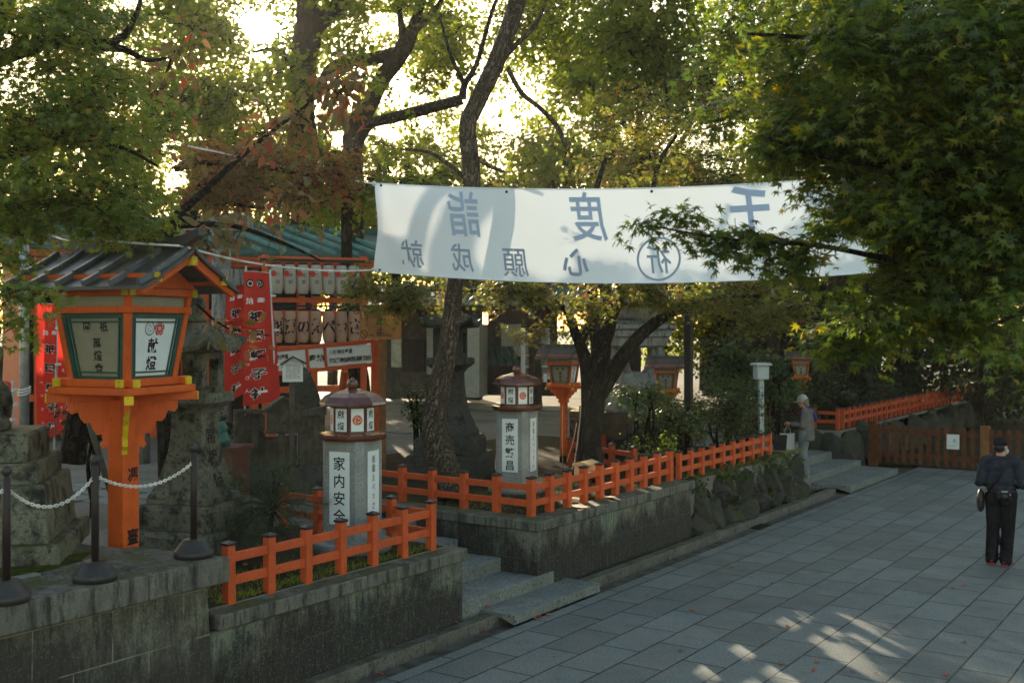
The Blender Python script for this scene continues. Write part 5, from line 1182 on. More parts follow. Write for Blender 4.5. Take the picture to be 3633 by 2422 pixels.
cb = thing('camera', 'black camera with silver trim resting at the back of the person in black', 'camera', mn.matrix_basis @ Vector((.055, -.175, .93)), away)
MB().box(-.085, .085, -.03, .03, -.045, .045, .01).build('body', 'bag_black', cb); MB().lathe([(.036, 0), (.034, .05), (.028, .055)], 16, 0, Matrix.Translation((.01, -.03, 0)) @ Matrix.Rotation(R(90), 4, 'X')).build('lens', 'stanchion_base', cb)
MB().box(-.03, .05, -.02, .02, .045, .062, .004).build('top_plate', 'metal_pole', cb); MB().ball((.075, -.03, .02), .012, 8).build('button', 'metal_pole', cb)
# person in grey, in profile on the far steps
p = on_z(2856, 1690, .242); lft = math.atan2(p.y, p.x) - math.pi / 2 + R(90)
wn = thing('person', 'person in grey jacket and pale cap looking at a phone on the far steps', 'person', (p.x, p.y, .242), lft - R(8))
b = MB(); T = head(b, 1.455, 0, .045, R(-22)); limb(b, [(0, -.02, 1.28), (0, .02, 1.39)], [.055, .048]); limb(b, [(0, 0, .9), (0, 0, 1.05), (0, -.02, 1.22)], [.09, .09, .085])
ar = [(-.175, -.02, 1.255), (-.20, .02, 1.0), (-.09, .265, 1.02)], [(.175, -.02, 1.255), (.205, .02, 1.0), (.09, .25, 1.0)]
for s_, (A, E, Wr) in zip((-1, 1), ar): limb(b, [A, E, Wr], [.045, .038, .026]); hand(b, Wr, (-s_ * .25, .8, .12), (0, 0, 1), .9, s_)
LG = [[(-.08, 0, .86), (-.085, .03, .46), (-.09, -.03, .085)], [(.08, 0, .86), (.085, .05, .46), (.09, .02, .085)]]
for L in LG: limb(b, L, [.08, .052, .04])
bo = remesh(b, .0075, 2).build('body', 'skin', wn); eyes(T, bo)
b = MB()
for i in range(12):
    z = .73 + i * .048; q = i / 11; b.ball((0, -.03 - .02 * q, z), (.19 - .02 * q, .155 - .03 * q, .065), 12)
for s_, (A, E, Wr) in zip((-1, 1), ar): limb(b, [(s_ * .11, -.03, 1.28), A, E, Vector(E).lerp(Vector(Wr), .8)], [.065, .075, .066, .052])
b.ball((0, -.03, 1.295), (.10, .085, .05), 10)
for k in range(4): b.tube([(-.17, -.08, .8 + k * .1), (0, -.19 + .02 * k, .78 + k * .1), (.17, -.08, .81 + k * .1)], .014, 6)
remesh(b, .011, 3).build('jacket', 'cloth_grey', wn)
b = MB()
for L in LG: limb(b, [L[0], L[1], (L[2][0], L[2][1], .07)], [.112, .08, .078])
b.ball((0, -.01, .86), (.165, .13, .12), 12)
for L in LG:
    for k in range(4): b.ball((L[2][0], L[2][1], .08 + k * .04), (.082, .086 - .003 * (k % 2), .022), 8)
remesh(b, .011, 2).build('trousers', 'cloth_jeans', wn)
for L in LG:
    s_ = MB(); s_.ball((0, .05, .045), (.046, .12, .04), 10); s_.ball((0, -.02, .06), (.045, .055, .045), 10); s_.box(-.042, .042, -.07, .155, 0, .025, .006)
    tmb(remesh(s_, .008, 2), Matrix.Translation((L[2][0], L[2][1], 0)), 'shoe', 'shoe_white', wn)
c_ = MB(); c_.ball((0, -.012, .045), (.088, .105, .088), 12); c_.ball((0, .10, .035), (.068, .07, .012), 10); tmb(remesh(c_, .008, 2), T, 'cap', 'cap_pale', wn)
c_ = MB(); c_.ball((0, -.04, -.02), (.08, .075, .085), 12); c_.ball((0, -.045, -.1), (.062, .055, .05), 10); tmb(remesh(c_, .01, 2), T, 'hair', 'hair_grey', wn)
c_ = MB(); c_.tube([(.07, .05, 1.33), (.09, .09, 1.2), (.085, .11, 1.05), (.08, .12, .95)], [.03, .035, .04, .03], 8); c_.tube([(-.07, -.07, 1.3), (0, -.1, 1.33), (.07, -.06, 1.31), (.08, .02, 1.33)], .03, 8); c_.tube([(-.05, -.1, 1.3), (-.03, -.19, 1.2), (0, -.21, 1.08)], [.03, .04, .03], 8)
remesh(c_, .012, 1).build('scarf', 'scarf_violet', wn)
o = MB().box(-.04, .04, -.005, .005, -.075, .075, .003).build('phone', 'bag_black', at_=wn.matrix_basis @ Vector((0, .39, 1.07))); o.rotation_euler = (R(-60), 0, lft); tag(o, 'black phone held in both hands by the person in grey', 'phone')
bg_ = thing('shopping_bag', 'white paper shopping bag hanging from the arm of the person in grey', 'bag', wn.matrix_basis @ Vector((.16, .36, .50)), lft)
MB().add([(-.07, -.13, 0), (.07, -.13, 0), (.07, .13, 0), (-.07, .13, 0), (-.06, -.14, .30), (.06, -.14, .31), (.06, .14, .30), (-.06, .14, .31)], [(3, 2, 1, 0), (0, 1, 5, 4), (1, 2, 6, 5), (2, 3, 7, 6), (3, 0, 4, 7)]).build('paper', 'bag_white', bg_)
for x in (-.05, .05): MB().tube([(x, -.06, .30), (x * .8, -.05, .40), (x * .3, -.02, .47), (x * .8, .04, .40), (x, .06, .30)], .005, 6).build('handle', 'bag_white', bg_)
MB().box(.0715, .0725, -.09, .06, .09, .115).build('printed_line', 'ink', bg_, True)
o = MB().add([(-.05, -.12, 0), (.05, -.12, 0), (.05, .12, 0), (-.05, .12, 0), (-.04, -.14, .30), (.04, -.14, .30), (.04, .14, .30), (-.04, .14, .30)], [(3, 2, 1, 0), (0, 1, 5, 4), (1, 2, 6, 5), (2, 3, 7, 6), (3, 0, 4, 7)]).build('tote_bag', 'bag_black', at_=wn.matrix_basis @ Vector((-.12, .46, .50))); o.rotation_euler = (0, 0, lft); tag(o, 'dark tote bag hanging behind the white shopping bag', 'bag')
# pigeon on the maple limb
p = at(2022, 1122, 15.2); m = MB(); m.ball((0, 0, .09), (.05, .09, .055), 10); m.tube([(0, .05, .12), (0, .075, .18)], [.035, .028], 8); m.ball((0, .085, .2), (.027, .03, .027), 8); m.tube([(0, .105, .2), (0, .13, .193)], [.008, .002], 6); m.tube([(0, -.06, .075), (0, -.16, .04)], [.035, .018], 8)
for s_ in (-1, 1): m.tube([(s_ * .018, .01, .05), (s_ * .018, .015, 0)], .006, 5)
o = remesh(m, .006, 2).build('pigeon', 'plaster', at_=p); o.rotation_euler = (0, 0, R(70)); tag(o, 'pale grey pigeon perched in the maple above the small lantern', 'bird')
# ---------------------------------------------------------------- foliage
NR = np.random.default_rng(11)
SUNv = np.array(SUN)
# gaps between the crowns through which the low sun reaches the paving
SHAFTS = [(on_z(x, y, 0), r) for x, y, r in ((2490, 2185, .09), (2575, 2230, .15), (2440, 2300, .16), (2700, 2310, .17), (2760, 2350, .17), (2850, 2400, .18), (2640, 2390, .13), (2745, 2160, .05), (2840, 2190, .06), (2900, 2240, .07), (2960, 2290, .07), (3010, 2330, .07))]
SHAFTS = [(p, r * 1.6) for p, r in SHAFTS]
SHAFTS += [(at(922, 95, 14), .42)]
def lit(pts, r, jx, jy, n_, off=.25):   # places the low sun reaches between the crowns
    for x, y, d in pts:
        for _ in range(n_): SHAFTS.append((at(x + NR.uniform(-jx, jx), y + NR.uniform(-jy, jy), d - off), r * NR.uniform(.7, 1.2)))
lit([(1450, 780, 12.9), (1650, 800, 12.7), (1850, 820, 12.5), (2050, 830, 12.3), (2250, 800, 12.2), (2450, 800, 12.0), (2700, 780, 11.8)], .17, 130, 160, 12)
lit([(2600, 120, 7.0), (2680, 260, 6.9), (2560, 420, 6.9)], .17, 80, 80, 10, -.05)
lit([(165, 1180, 13.1), (165, 1400, 13.1), (240, 1350, 13.6)], .16, 50, 110, 8)
lit([(2780, 160, 6.9), (2760, 330, 6.8), (2900, 90, 6.7)], .15, 70, 70, 7, -.05)
lit([(2150, 540, 20), (2380, 480, 20), (1980, 600, 17), (2300, 590, 17), (2200, 420, 20), (1600, 1020, 15.7), (2100, 1020, 15.4), (2450, 1030, 15.5)], .2, 110, 60, 5)
lit([(1890, 1160, 15.3), (2290, 1370, 17.0), (2320, 1560, 16.8), (3560, 1150, 5.2), (1480, 610, 20), (1750, 640, 16.4)], .13, 60, 45, 5)
_d = []
def star(lobes, inner=.42, stem=.0):
    pts = []; L = {7: [(-128, .5), (-84, .74), (-42, .92), (0, 1.0), (42, .92), (84, .74), (128, .5)], 5: [(-100, .62), (-48, .9), (0, 1), (48, .9), (100, .62)]}[lobes]
    pts.append((0, 0))
    for i, (a, r) in enumerate(L):
        pts.append((r * math.sin(R(a)), r * math.cos(R(a))))
        if i < len(L) - 1: b = (a + L[i + 1][0]) / 2; q = inner * min(r, L[i + 1][1]); pts.append((q * math.sin(R(b)), q * math.cos(R(b))))
    return np.array([(x, y - .15, -.22 * (x * x + (y) ** 2) ** 1.0) for x, y in pts])
SHAPES = {'maple7': star(7), 'maple5': star(5),
          'oval': np.array([(0, 0, 0), (.20, .25, .03), (.23, .5, .0), (.12, .82, -.10), (0, 1, -.2), (-.12, .82, -.10), (-.23, .5, .0), (-.20, .25, .03)]),
          'small': np.array([(0, 0, 0), (.27, .45, .05), (0, 1, -.05), (-.27, .45, .05)]),
          'tri5': np.array([(0, 0, 0), (.45, .2, 0), (.36, .55, .02), (0, 1, -.06), (-.36, .55, .02), (-.45, .2, 0)])}
def unit(a): return a / np.maximum(1e-9, np.linalg.norm(a, axis=-1, keepdims=True))
def leaf_mesh(name, C_, Nn, Td, size, shape, mat, parent, val=None):
    C_ = np.asarray(C_); cam_ = np.array((0, 0, CAMH)); keep = np.linalg.norm(C_ - cam_, axis=1) > 1.6
    for P, r in SHAFTS:
        w = C_ - np.array(P); t = w @ SUNv; d = np.linalg.norm(w - t[:, None] * SUNv, axis=1); keep &= ~((t > 0) & (d < r + .5 * np.max(size)))
    C_, Nn, Td = C_[keep], Nn[keep], Td[keep]; n_ = len(C_)
    size = np.broadcast_to(size, keep.shape)[keep]; val = (NR.random(n_) if val is None else val[keep])
    N = unit(Nn); T = unit(Td - N * np.sum(Td * N, axis=1, keepdims=True)); B = np.cross(T, N)
    sh = SHAPES[shape]; k = len(sh)
    V = C_[:, None, :] + size[:, None, None] * (sh[None, :, 0:1] * B[:, None] + sh[None, :, 1:2] * T[:, None] + sh[None, :, 2:3] * N[:, None])
    V = V.reshape(-1, 3); o0 = np.array(parent.location if parent else (0, 0, 0)); V = V - o0
    me = bpy.data.meshes.new(name); me.vertices.add(n_ * k); me.vertices.foreach_set('co', V.ravel())
    me.loops.add(n_ * k); me.loops.foreach_set('vertex_index', np.arange(n_ * k)); me.polygons.add(n_)
    me.polygons.foreach_set('loop_start', np.arange(n_) * k); me.polygons.foreach_set('loop_total', np.full(n_, k))
    at_ = me.attributes.new('leafv', 'FLOAT', 'FACE'); at_.data.foreach_set('value', val.astype(np.float32))
    me.materials.append(MATS[mat]); me.update(calc_edges=True); me.validate()
    o = bpy.data.objects.new(name, me); COL.objects.link(o); o.parent = parent; return o
def sprays(clumps, spray_r, per, droop=.25, flat=.8, thick=.05, tilt=.35):
    """clumps: (centre, (rx, ry, rz), number of sprays) -> leaf centres, normals, tips, per-spray value, twig ends"""
    Cs, Ns, Ts, Vs, tw = [], [], [], [], []
    for c, r, ns in clumps:
        c = np.array(c); u = unit(NR.normal(size=(ns, 3))) * (NR.random((ns, 1)) ** .45); sc = c + u * np.array(r)
        nrm = unit(np.array((0, 0, 1)) * flat + u * tilt + NR.normal(size=(ns, 3)) * .22)
        a = unit(np.cross(nrm, NR.normal(size=(ns, 3)))); b = np.cross(nrm, a)
        k = per; rr = spray_r * np.sqrt(NR.random((ns, k))) ; th = NR.random((ns, k)) * 2 * np.pi
        off = (rr * np.cos(th))[..., None] * a[:, None] + (rr * np.sin(th))[..., None] * b[:, None] * .75 + nrm[:, None] * (NR.normal(size=(ns, k)) * thick)[..., None]
        off[..., 2] -= droop * (rr ** 2) / spray_r
        Cs.append((sc[:, None] + off).reshape(-1, 3))
        Ns.append(unit(nrm[:, None] + NR.normal(size=(ns, k, 3)) * .38).reshape(-1, 3))
        tip = unit(off) + np.array((0, 0, -.45)) + NR.normal(size=(ns, k, 3)) * .35; Ts.append(tip.reshape(-1, 3))
        v = np.clip(NR.random((ns, 1)) * .55 + NR.random((ns, k)) * .5, 0, 1); Vs.append(v.reshape(-1))
        e = c + (sc - c) * .25 + NR.normal(size=(ns, 3)) * .05; tw += [(e[i], sc[i] + np.array((0, 0, -.01))) for i in range(ns)]
        tw += [(sc[i], sc[i] + off[i, j]) for i in range(ns) for j in range(0, k, max(1, k // 4))]
    return np.concatenate(Cs), np.concatenate(Ns), np.concatenate(Ts), np.concatenate(Vs), tw
def twig_mesh(tw, rad, mat, parent):
    A = np.array([t[0] for t in tw]); B = np.array([t[1] for t in tw]); keep = np.linalg.norm((A + B) / 2 - np.array((0, 0, CAMH)), axis=1) > 1.8
    for P, r in SHAFTS:
        for Q in (A, (A + B) / 2, B): w = Q - np.array(P); t = w @ SUNv; keep &= ~((t > 0) & (np.linalg.norm(w - t[:, None] * SUNv, axis=1) < r))
    A, B = A[keep], B[keep]; d = unit(B - A); s_ = unit(np.cross(d, NR.normal(size=d.shape))); q = np.cross(d, s_); n_ = len(A); V = []
    mid = (A + B) / 2; mid[:, 2] += .12 * np.linalg.norm(B - A, axis=1)
    for P, r in ((A, rad), (mid, rad * .75), (B, rad * .35)):
        for k in range(3): a = 2 * math.pi * k / 3; V.append(P + r * (math.cos(a) * s_ + math.sin(a) * q))
    V = np.stack(V, 1).reshape(-1, 3) - np.array(parent.location); F = []
    base = (np.arange(n_) * 9)[:, None]
    f = np.array([(r * 3 + k, r * 3 + (k + 1) % 3, (r + 1) * 3 + (k + 1) % 3, (r + 1) * 3 + k) for r in range(2) for k in range(3)])
    F = (base[:, None, :] + f[None]).reshape(-1, 4)
    me = bpy.data.meshes.new('twigs'); me.from_pydata(V.tolist(), [], F.tolist()); me.materials.append(MATS[mat]); o = bpy.data.objects.new('twigs', me); COL.objects.link(o); o.parent = parent; return o
def trunk_mesh(name, paths, mat, parent, rough=.06, n_=16):
    m = MB(); o0 = Vector(parent.location)
    for pts in paths:
        P_ = [Vector(p[0]) for p in pts]; rr = [p[1] for p in pts]; out = []; ro = []; N = len(P_)
        for i in range(N - 1):   # smooth through the points
            p0, p1, p2, p3 = P_[max(i - 1, 0)], P_[i], P_[i + 1], P_[min(i + 2, N - 1)]; S_ = max(3, int((p2 - p1).length / .12)); S_ = min(S_, 24)
            for k in range(S_):
                t = k / S_; out.append(.5 * ((2 * p1) + (p2 - p0) * t + (2 * p0 - 5 * p1 + 4 * p2 - p3) * t * t + (3 * p1 - p0 - 3 * p2 + p3) * t ** 3)); ro.append(rr[i] + (rr[i + 1] - rr[i]) * t)
        out.append(P_[-1]); ro.append(rr[-1]); b0 = len(m.v)
        m.tube(out, ro, n_, True)
        for i in range(b0, len(m.v)):
            v = Vector(m.v[i]); k = (i - b0) // n_
            if k < len(out): c = out[k]; d = v - c; a = (i - b0) % n_; f = 1 + rough * (math.sin(a * 2.1 + k * .35) + .7 * math.sin(a * 3.7 - k * .6) + .6 * rng.uniform(-1, 1)); v = c + d * f
            m.v[i] = tuple(v - o0)
    return m.build(name, mat, parent)
def px(pts, d0):  # (x, y, half width in photo pixels[, distance]) -> path
    out = []
    for p in pts:
        d = p[3] if len(p) > 3 else d0; out.append((at(p[0], p[1], d), p[2] * d / FPX))
    return out
def cl(x, y, d, rx, rz, n, depth=None):  # clump from photo position, half sizes in photo pixels
    s_ = d / FPX; r = rx * s_; return (at(x, y, d), (r * .95, r * .95 if depth is None else depth, rz * s_), n)
def tree(name, label, cat, base, trunks, clumps, spray_r, per, size, shape, leaf, barkm, group=None, twig_r=.006, droop=.25, flat=.8, tilt=.35, thick=.05, crown='crown', rough=.06, smin=.75):
    t = thing(name, label, cat, base, 0, group)
    if trunks: trunk_mesh('trunk', trunks, barkm, t, rough)
    C_, N_, T_, V_, tw = sprays(clumps, spray_r, per, droop, flat, thick, tilt)
    sz = size * (smin + (1.25 - smin) * NR.random(len(C_)))
    leaf_mesh(crown, C_, N_, T_, sz, shape, leaf, t, V_)
    if twig_r: twig_mesh(tw, twig_r, barkm, t)
    return t
# -- leaning tree with plated bark
B_ = on_z(1590, 1700, GZ)
tree('bark_tree', 'leaning tree with thick plated bark rising behind the banner', 'tree', B_,
     [px([(1600, 1745, 90), (1578, 1690, 66), (1560, 1613, 56), (1540, 1511, 46), (1550, 1409, 41), (1585, 1256, 36), (1600, 1154, 32), (1616, 1001, 31), (1645, 850, 30), (1674, 663, 31), (1660, 459, 30), (1682, 383, 31), (1745, 255, 31), (1796, 127, 30), (1838, 0, 30), (1890, -180, 26), (1960, -420, 18)], 14.5),
      px([(1745, 255, 14), (1830, 160, 9), (1900, 90, 7), (1945, -20, 5)], 14.6), px([(1660, 640, 10), (1600, 590, 8), (1520, 540, 6), (1420, 530, 4)], 14.7), px([(1690, 560, 10), (1740, 590, 8), (1790, 610, 5)], 14.4), px([(1800, 240, 9), (1850, 330, 9), (1908, 377, 8), (1970, 440, 9), (2010, 520, 8)], 15.2)],
     [cl(1950, -380, 14.5, 420, 180, 90), cl(1780, 60, 15.2, 200, 120, 26), cl(1960, 60, 15, 130, 110, 16), cl(1420, 540, 15, 130, 60, 18)], .28, 26, .055, 'oval', 'leaf_back', 'bark_plate', rough=.05)
# -- forked maple behind the small lantern
B_ = on_z(2090, 1640, GZ); D = 16.2
mp = [cl(1420, 1060, 15.6, 150, 60, 46), cl(1320, 1010, 15.2, 90, 60, 22), cl(1600, 1020, 15.8, 170, 45, 40), cl(1800, 1040, 15.4, 160, 55, 50), cl(2000, 1030, 15.6, 180, 50, 60), cl(2200, 1010, 15.2, 200, 50, 66), cl(2420, 1030, 15.6, 180, 60, 56), cl(2640, 1050, 16.4, 160, 60, 46), cl(2800, 1090, 17, 120, 70, 34), cl(1890, 1160, 15.4, 90, 50, 16), cl(2060, 1090, 15, 100, 40, 14), cl(2700, 1130, 17, 110, 40, 20),
      cl(1950, 620, 16.8, 200, 60, 56), cl(2200, 600, 16.6, 220, 60, 60), cl(2420, 560, 17, 190, 90, 56), cl(2080, 500, 17, 190, 70, 56), cl(1800, 650, 16.4, 110, 30, 18), cl(2300, 430, 17, 160, 90, 40), cl(2550, 640, 17, 140, 60, 30)]
tree('maple_tree', 'forked maple with lichened limbs behind the small lantern and the banner', 'tree', B_,
     [px([(2080, 1690, 62), (2088, 1640, 50), (2096, 1500, 41), (2106, 1400, 40), (2112, 1310, 30), (2140, 1220, 26), (2165, 1140, 23), (2160, 1060, 19), (2120, 980, 15), (2090, 900, 12), (2110, 700, 10), (2150, 560, 7)], D),
      px([(2096, 1450, 34), (2085, 1330, 25), (2065, 1240, 21), (2040, 1180, 17), (2000, 1090, 14), (1890, 1060, 10), (1750, 1035, 7), (1500, 1030, 4)], D),
      px([(2100, 1440, 32), (2140, 1380, 27), (2200, 1280, 25), (2270, 1190, 23), (2350, 1125, 20), (2440, 1075, 16), (2540, 1050, 11), (2700, 1050, 6)], D),
      px([(2165, 1140, 16), (2230, 1000, 13), (2300, 800, 10), (2330, 600, 8), (2400, 480, 5)], D), px([(2060, 1230, 12), (2100, 1100, 10), (2080, 1000, 8)], D), px([(2120, 980, 10), (2000, 800, 8), (1960, 640, 6)], D)],
     mp, .30, 34, .058, 'maple5', 'leaf_maple_rust', 'bark_lichen', droop=.3)
# -- backdrop maples and camphors, each a tree of its own
def back_tree(label, x, d, trunks, clumps, leaf, spray_r=.55, per=36, size=.13, shape='tri5', group='trees beyond the shrine', bark_='bark_back', name='broadleaf_tree', flat=.45, tw=.014):
    b = at(x, 1166, d); b.z = GZ
    tr = [[(Vector((b.x, b.y, GZ - .1)), .24)] + px(trunks[0], d)] + [px(q, d) for q in trunks[1:]] if trunks else [[(Vector((b.x, b.y, GZ - .1)), .2), (Vector((b.x, b.y, GZ + 3)), .16), (Vector((b.x + .3, b.y, GZ + 7)), .08)]]
    return tree(name, label, 'tree', b, tr, clumps, spray_r, per, size, shape, leaf, bark_, group, tw, .2, flat, .6, .14)
back_tree('rust-tinted maple spreading just above the banner right of the bark tree', 2095, 20, [[(2115, 1300, 18), (2110, 900, 18), (2240, 640, 16), (2290, 520, 14), (2200, 430, 8)], [(2320, 640, 14), (2420, 500, 9), (2480, 380, 5)], [(2290, 520, 10), (2370, 430, 7), (2360, 300, 4)]],
          [cl(2250, 560, 20, 240, 80, 36), cl(2080, 520, 20.5, 180, 60, 22), cl(2420, 460, 20, 220, 110, 36), cl(2200, 380, 20.5, 200, 80, 20), cl(2540, 330, 21, 160, 140, 26)], 'leaf_maple_rust', .5, 44, .085, 'maple5', bark_='bark_dark', name='maple_tree')
back_tree('big camphor with a dark straight trunk beside the sun', 1075, 28, [[(1078, 620, 46), (1072, 380, 44), (1080, 200, 46), (1098, 90, 50), (1085, 0, 34), (1070, -150, 26)], [(1098, 110, 32), (1160, 60, 28), (1240, -30, 20), (1300, -140, 12)], [(1060, 260, 14), (1000, 190, 12), (960, 175, 8), (900, 185, 5)]],
          [cl(1000, -160, 28, 380, 160, 60), cl(1180, 60, 29, 140, 90, 14), cl(1090, 330, 26.5, 90, 90, 9), cl(1000, 240, 26.5, 90, 100, 10), cl(1160, 420, 26.5, 110, 60, 10), cl(760, 120, 29, 120, 130, 22), cl(1280, 20, 28.5, 160, 80, 14), cl(860, 330, 29, 160, 100, 20), cl(740, 380, 29, 140, 110, 20), cl(1000, 420, 29, 140, 80, 16)], 'leaf_back')
back_tree('camphor with a crooked limb bending right then upright', 1270, 26, [[(1250, 620, 38), (1265, 449, 34), (1306, 378, 32), (1352, 286, 30), (1398, 224, 30), (1434, 168, 30), (1470, 90, 20), (1500, -20, 14), (1530, -160, 8)], [(1128, 340, 14), (1163, 255, 19), (1230, 219, 22), (1327, 209, 22), (1410, 190, 24)], [(1434, 168, 20), (1420, 60, 11), (1400, -60, 8)], [(1450, 130, 14), (1540, 40, 9), (1600, -60, 6)]],
          [cl(1420, -110, 26, 380, 120, 52), cl(1560, 110, 26.5, 150, 100, 16), cl(1300, 330, 24.5, 90, 60, 7), cl(1440, 60, 24.5, 90, 70, 8), cl(1230, 160, 24.5, 90, 60, 6), cl(1330, 90, 27, 130, 80, 10), cl(1620, 260, 27, 120, 90, 12), cl(1500, 300, 27, 100, 60, 8), cl(1300, 490, 26, 170, 60, 24)], 'leaf_back')
back_tree('tree with a thick sawn horizontal limb left of the bark trunk', 1300, 21, [[(1230, 900, 20), (1260, 560, 20), (1306, 449, 17), (1398, 418, 19), (1510, 388, 20), (1640, 352, 19)], [(1640, 352, 15), (1648, 300, 12), (1690, 230, 9), (1740, 60, 7), (1800, -100, 5)], [(1650, 300, 9), (1600, 200, 6), (1560, 60, 4)]],
          [cl(1450, 520, 21, 260, 80, 40), cl(1200, 560, 21.5, 200, 90, 30), cl(1600, 480, 21.5, 150, 60, 16), cl(1380, 640, 21, 240, 70, 34), cl(1180, 700, 21.5, 240, 80, 34), cl(1560, 620, 22, 160, 60, 18)], 'leaf_back', .5, 40, .10)
k = 0
LB = ['evergreen hedge row closing the far side of the gravel court', 'slim young tree left of the sun with bare stems', 'tall green tree at the top centre behind the bark tree', 'yellow-green tree high above the banner', 'tall tree behind the right-hand maple crown', 'broad tree filling the gap above the small lantern', 'green tree over the hall roof', 'shaggy tree between the camphor trunks', 'dense tree behind the shop roof', 'dense tree behind the pale carved lantern', 'hedge-like tree behind the flags', 'tall tree at the upper left behind the maple', 'pale tree right of the sun']
for (x, d, cs) in ((1250, 42, [(900, 900, 220, 90, 50), (1150, 920, 220, 90, 50), (1400, 930, 220, 90, 50), (1650, 950, 220, 90, 50), (1300, 1040, 260, 60, 40), (1000, 1030, 200, 60, 36)]),
                   (840, 30, [(640, 60, 150, 150, 26), (660, 330, 150, 120, 26), (620, 560, 180, 130, 34), (820, 560, 160, 90, 26), (640, -150, 200, 150, 30)]),
                   (1900, 31, [(1880, 100, 170, 130, 26), (2020, 300, 160, 110, 26), (1960, -120, 260, 150, 40), (1800, 330, 110, 70, 8), (2120, 120, 170, 140, 34)]),
                   (2250, 27, [(2230, 150, 190, 150, 46), (2330, -60, 240, 150, 46), (2140, 330, 180, 90, 30), (2400, 260, 170, 140, 40)]),
                   (2750, 30, [(2620, 100, 260, 200, 60), (2800, 350, 260, 200, 60), (2700, 620, 220, 140, 44), (3000, 0, 300, 200, 60)]),
                   (2150, 29, [(2000, 560, 240, 110, 44), (2300, 620, 250, 110, 46), (1850, 700, 200, 90, 30), (2500, 760, 250, 120, 46), (2050, 780, 260, 120, 40)]),
                   (1000, 33, [(900, 640, 260, 110, 46), (1150, 760, 260, 100, 46), (1350, 740, 200, 110, 36), (700, 720, 240, 130, 40)]),
                   (1400, 35, [(1330, 330, 120, 100, 12), (1480, 560, 220, 110, 40), (1250, 480, 160, 80, 22), (1520, 180, 140, 120, 12)]),
                   (1650, 37, [(1500, 800, 280, 150, 46), (1750, 830, 260, 150, 46), (1900, 950, 240, 120, 36), (1600, 1000, 240, 120, 30)]),
                   (2350, 36, [(2200, 900, 260, 160, 46), (2450, 980, 280, 160, 50), (2350, 1150, 260, 130, 40), (2150, 1120, 200, 120, 26)]),
                   (500, 34, [(450, 800, 260, 130, 40), (200, 700, 260, 160, 40), (850, 880, 220, 90, 24), (150, 950, 260, 130, 30)]),
                   (300, 32, [(350, 250, 260, 200, 60), (150, -50, 300, 220, 50), (450, 550, 220, 150, 44), (100, 480, 220, 160, 40)]),
                   (1180, 40, [(1180, 330, 110, 60, 6), (1560, 420, 130, 60, 8), (1700, 500, 120, 60, 10), (980, 560, 160, 60, 14)])):
    back_tree(LB[k], x, d, None, [cl(a, b, d + NR.uniform(-1, 1), rx, rz, n_) for a, b, rx, rz, n_ in cs], 'leaf_back', .65, 56, .135); k += 1
for lab, x, d, cs in (('thin high crown between the camphors and the sun', 900, 36, [(700, 200, 240, 240, 64), (1000, 150, 200, 200, 40), (880, 480, 260, 160, 64), (620, 420, 200, 200, 50), (800, 60, 140, 120, 26), (1200, 420, 160, 120, 26)]), ('thin high crown behind the bark trunk', 1600, 38, [(1400, 120, 240, 200, 30), (1640, 140, 220, 200, 44), (1450, 420, 240, 140, 40), (1950, 220, 220, 240, 54), (1250, 150, 160, 140, 24), (1780, 560, 220, 110, 26), (1250, 480, 180, 100, 16)]), ('thin crown high over the right half', 2500, 40, [(2300, 250, 320, 280, 70), (2800, 250, 320, 320, 80), (2100, 500, 240, 140, 30), (3200, 200, 360, 320, 80)])):
    back_tree(lab, x, d, None, [cl(a, b, d + NR.uniform(-1.5, 1.5), rx, rz, n_) for a, b, rx, rz, n_ in cs], 'leaf_back', .8, 30, .15)
LD = ['dark tree behind the far picket fence', 'dark tree over the timber building', 'black-green tree at the right edge above the gate', 'dark tree behind the distant lantern', 'deep green tree high on the right', 'gloomy tree between the timber building and the fence', 'dark tree far right behind the street end']
for i, (x, d, cs) in enumerate(((3100, 33, [(3000, 1150, 260, 180, 60), (3200, 1050, 260, 200, 60), (3100, 1330, 240, 110, 44), (3350, 1230, 240, 150, 44)]), (2700, 37, [(2650, 980, 260, 130, 50), (2880, 900, 260, 180, 56), (2500, 1150, 160, 100, 20)]), (3500, 31, [(3450, 1000, 260, 240, 70), (3600, 1250, 220, 160, 50), (3650, 900, 220, 240, 50)]),
                                (2950, 31, [(2950, 1300, 150, 120, 30), (2720, 1360, 110, 70, 18), (3050, 1420, 140, 60, 22)]), (3250, 34, [(3250, 700, 320, 260, 70), (3550, 500, 320, 300, 70), (3100, 350, 300, 260, 60), (3500, 100, 320, 260, 70), (3000, 100, 260, 220, 50), (2850, 500, 220, 220, 50), (3300, 350, 300, 260, 60)]), (2850, 33, [(2860, 1120, 180, 150, 40), (2700, 1230, 150, 80, 22), (3020, 950, 200, 180, 40)]), (3750, 36, [(3700, 1300, 300, 150, 60), (3500, 1360, 200, 90, 40), (3400, 1420, 160, 60, 26)]))):
    back_tree(LD[i], x, d, None, [cl(a, b, d + NR.uniform(-1, 1), rx, rz, n_) for a, b, rx, rz, n_ in cs] + ([(Vector(c_), (2.4, 2.4, 1.2), 60) for c_ in ((-6, 28, 8.5), (-2.5, 30, 9), (1, 27, 9), (4, 30, 8.5), (-8, 33, 8), (-3, 22.5, 9.2), (1.5, 22, 9.4), (5, 24, 9))] if i == 4 else []) + ([(on_z(*q, 0) + SUN * t_, (1.8, 1.8, 1.3), 55) for q, t_ in (((3000, 1760), 22), ((3150, 1800), 25), ((3250, 1850), 28), ((2900, 1800), 22), ((3330, 1760), 27), ((3050, 1850), 27), ((3400, 1900), 31), ((2850, 1900), 25), ((3200, 1960), 31))] if i == 3 else []), 'leaf_deep', .6, 40, .16, group='dark trees on the right')  # clumps along the SUN rays are added to block sun on the far paving
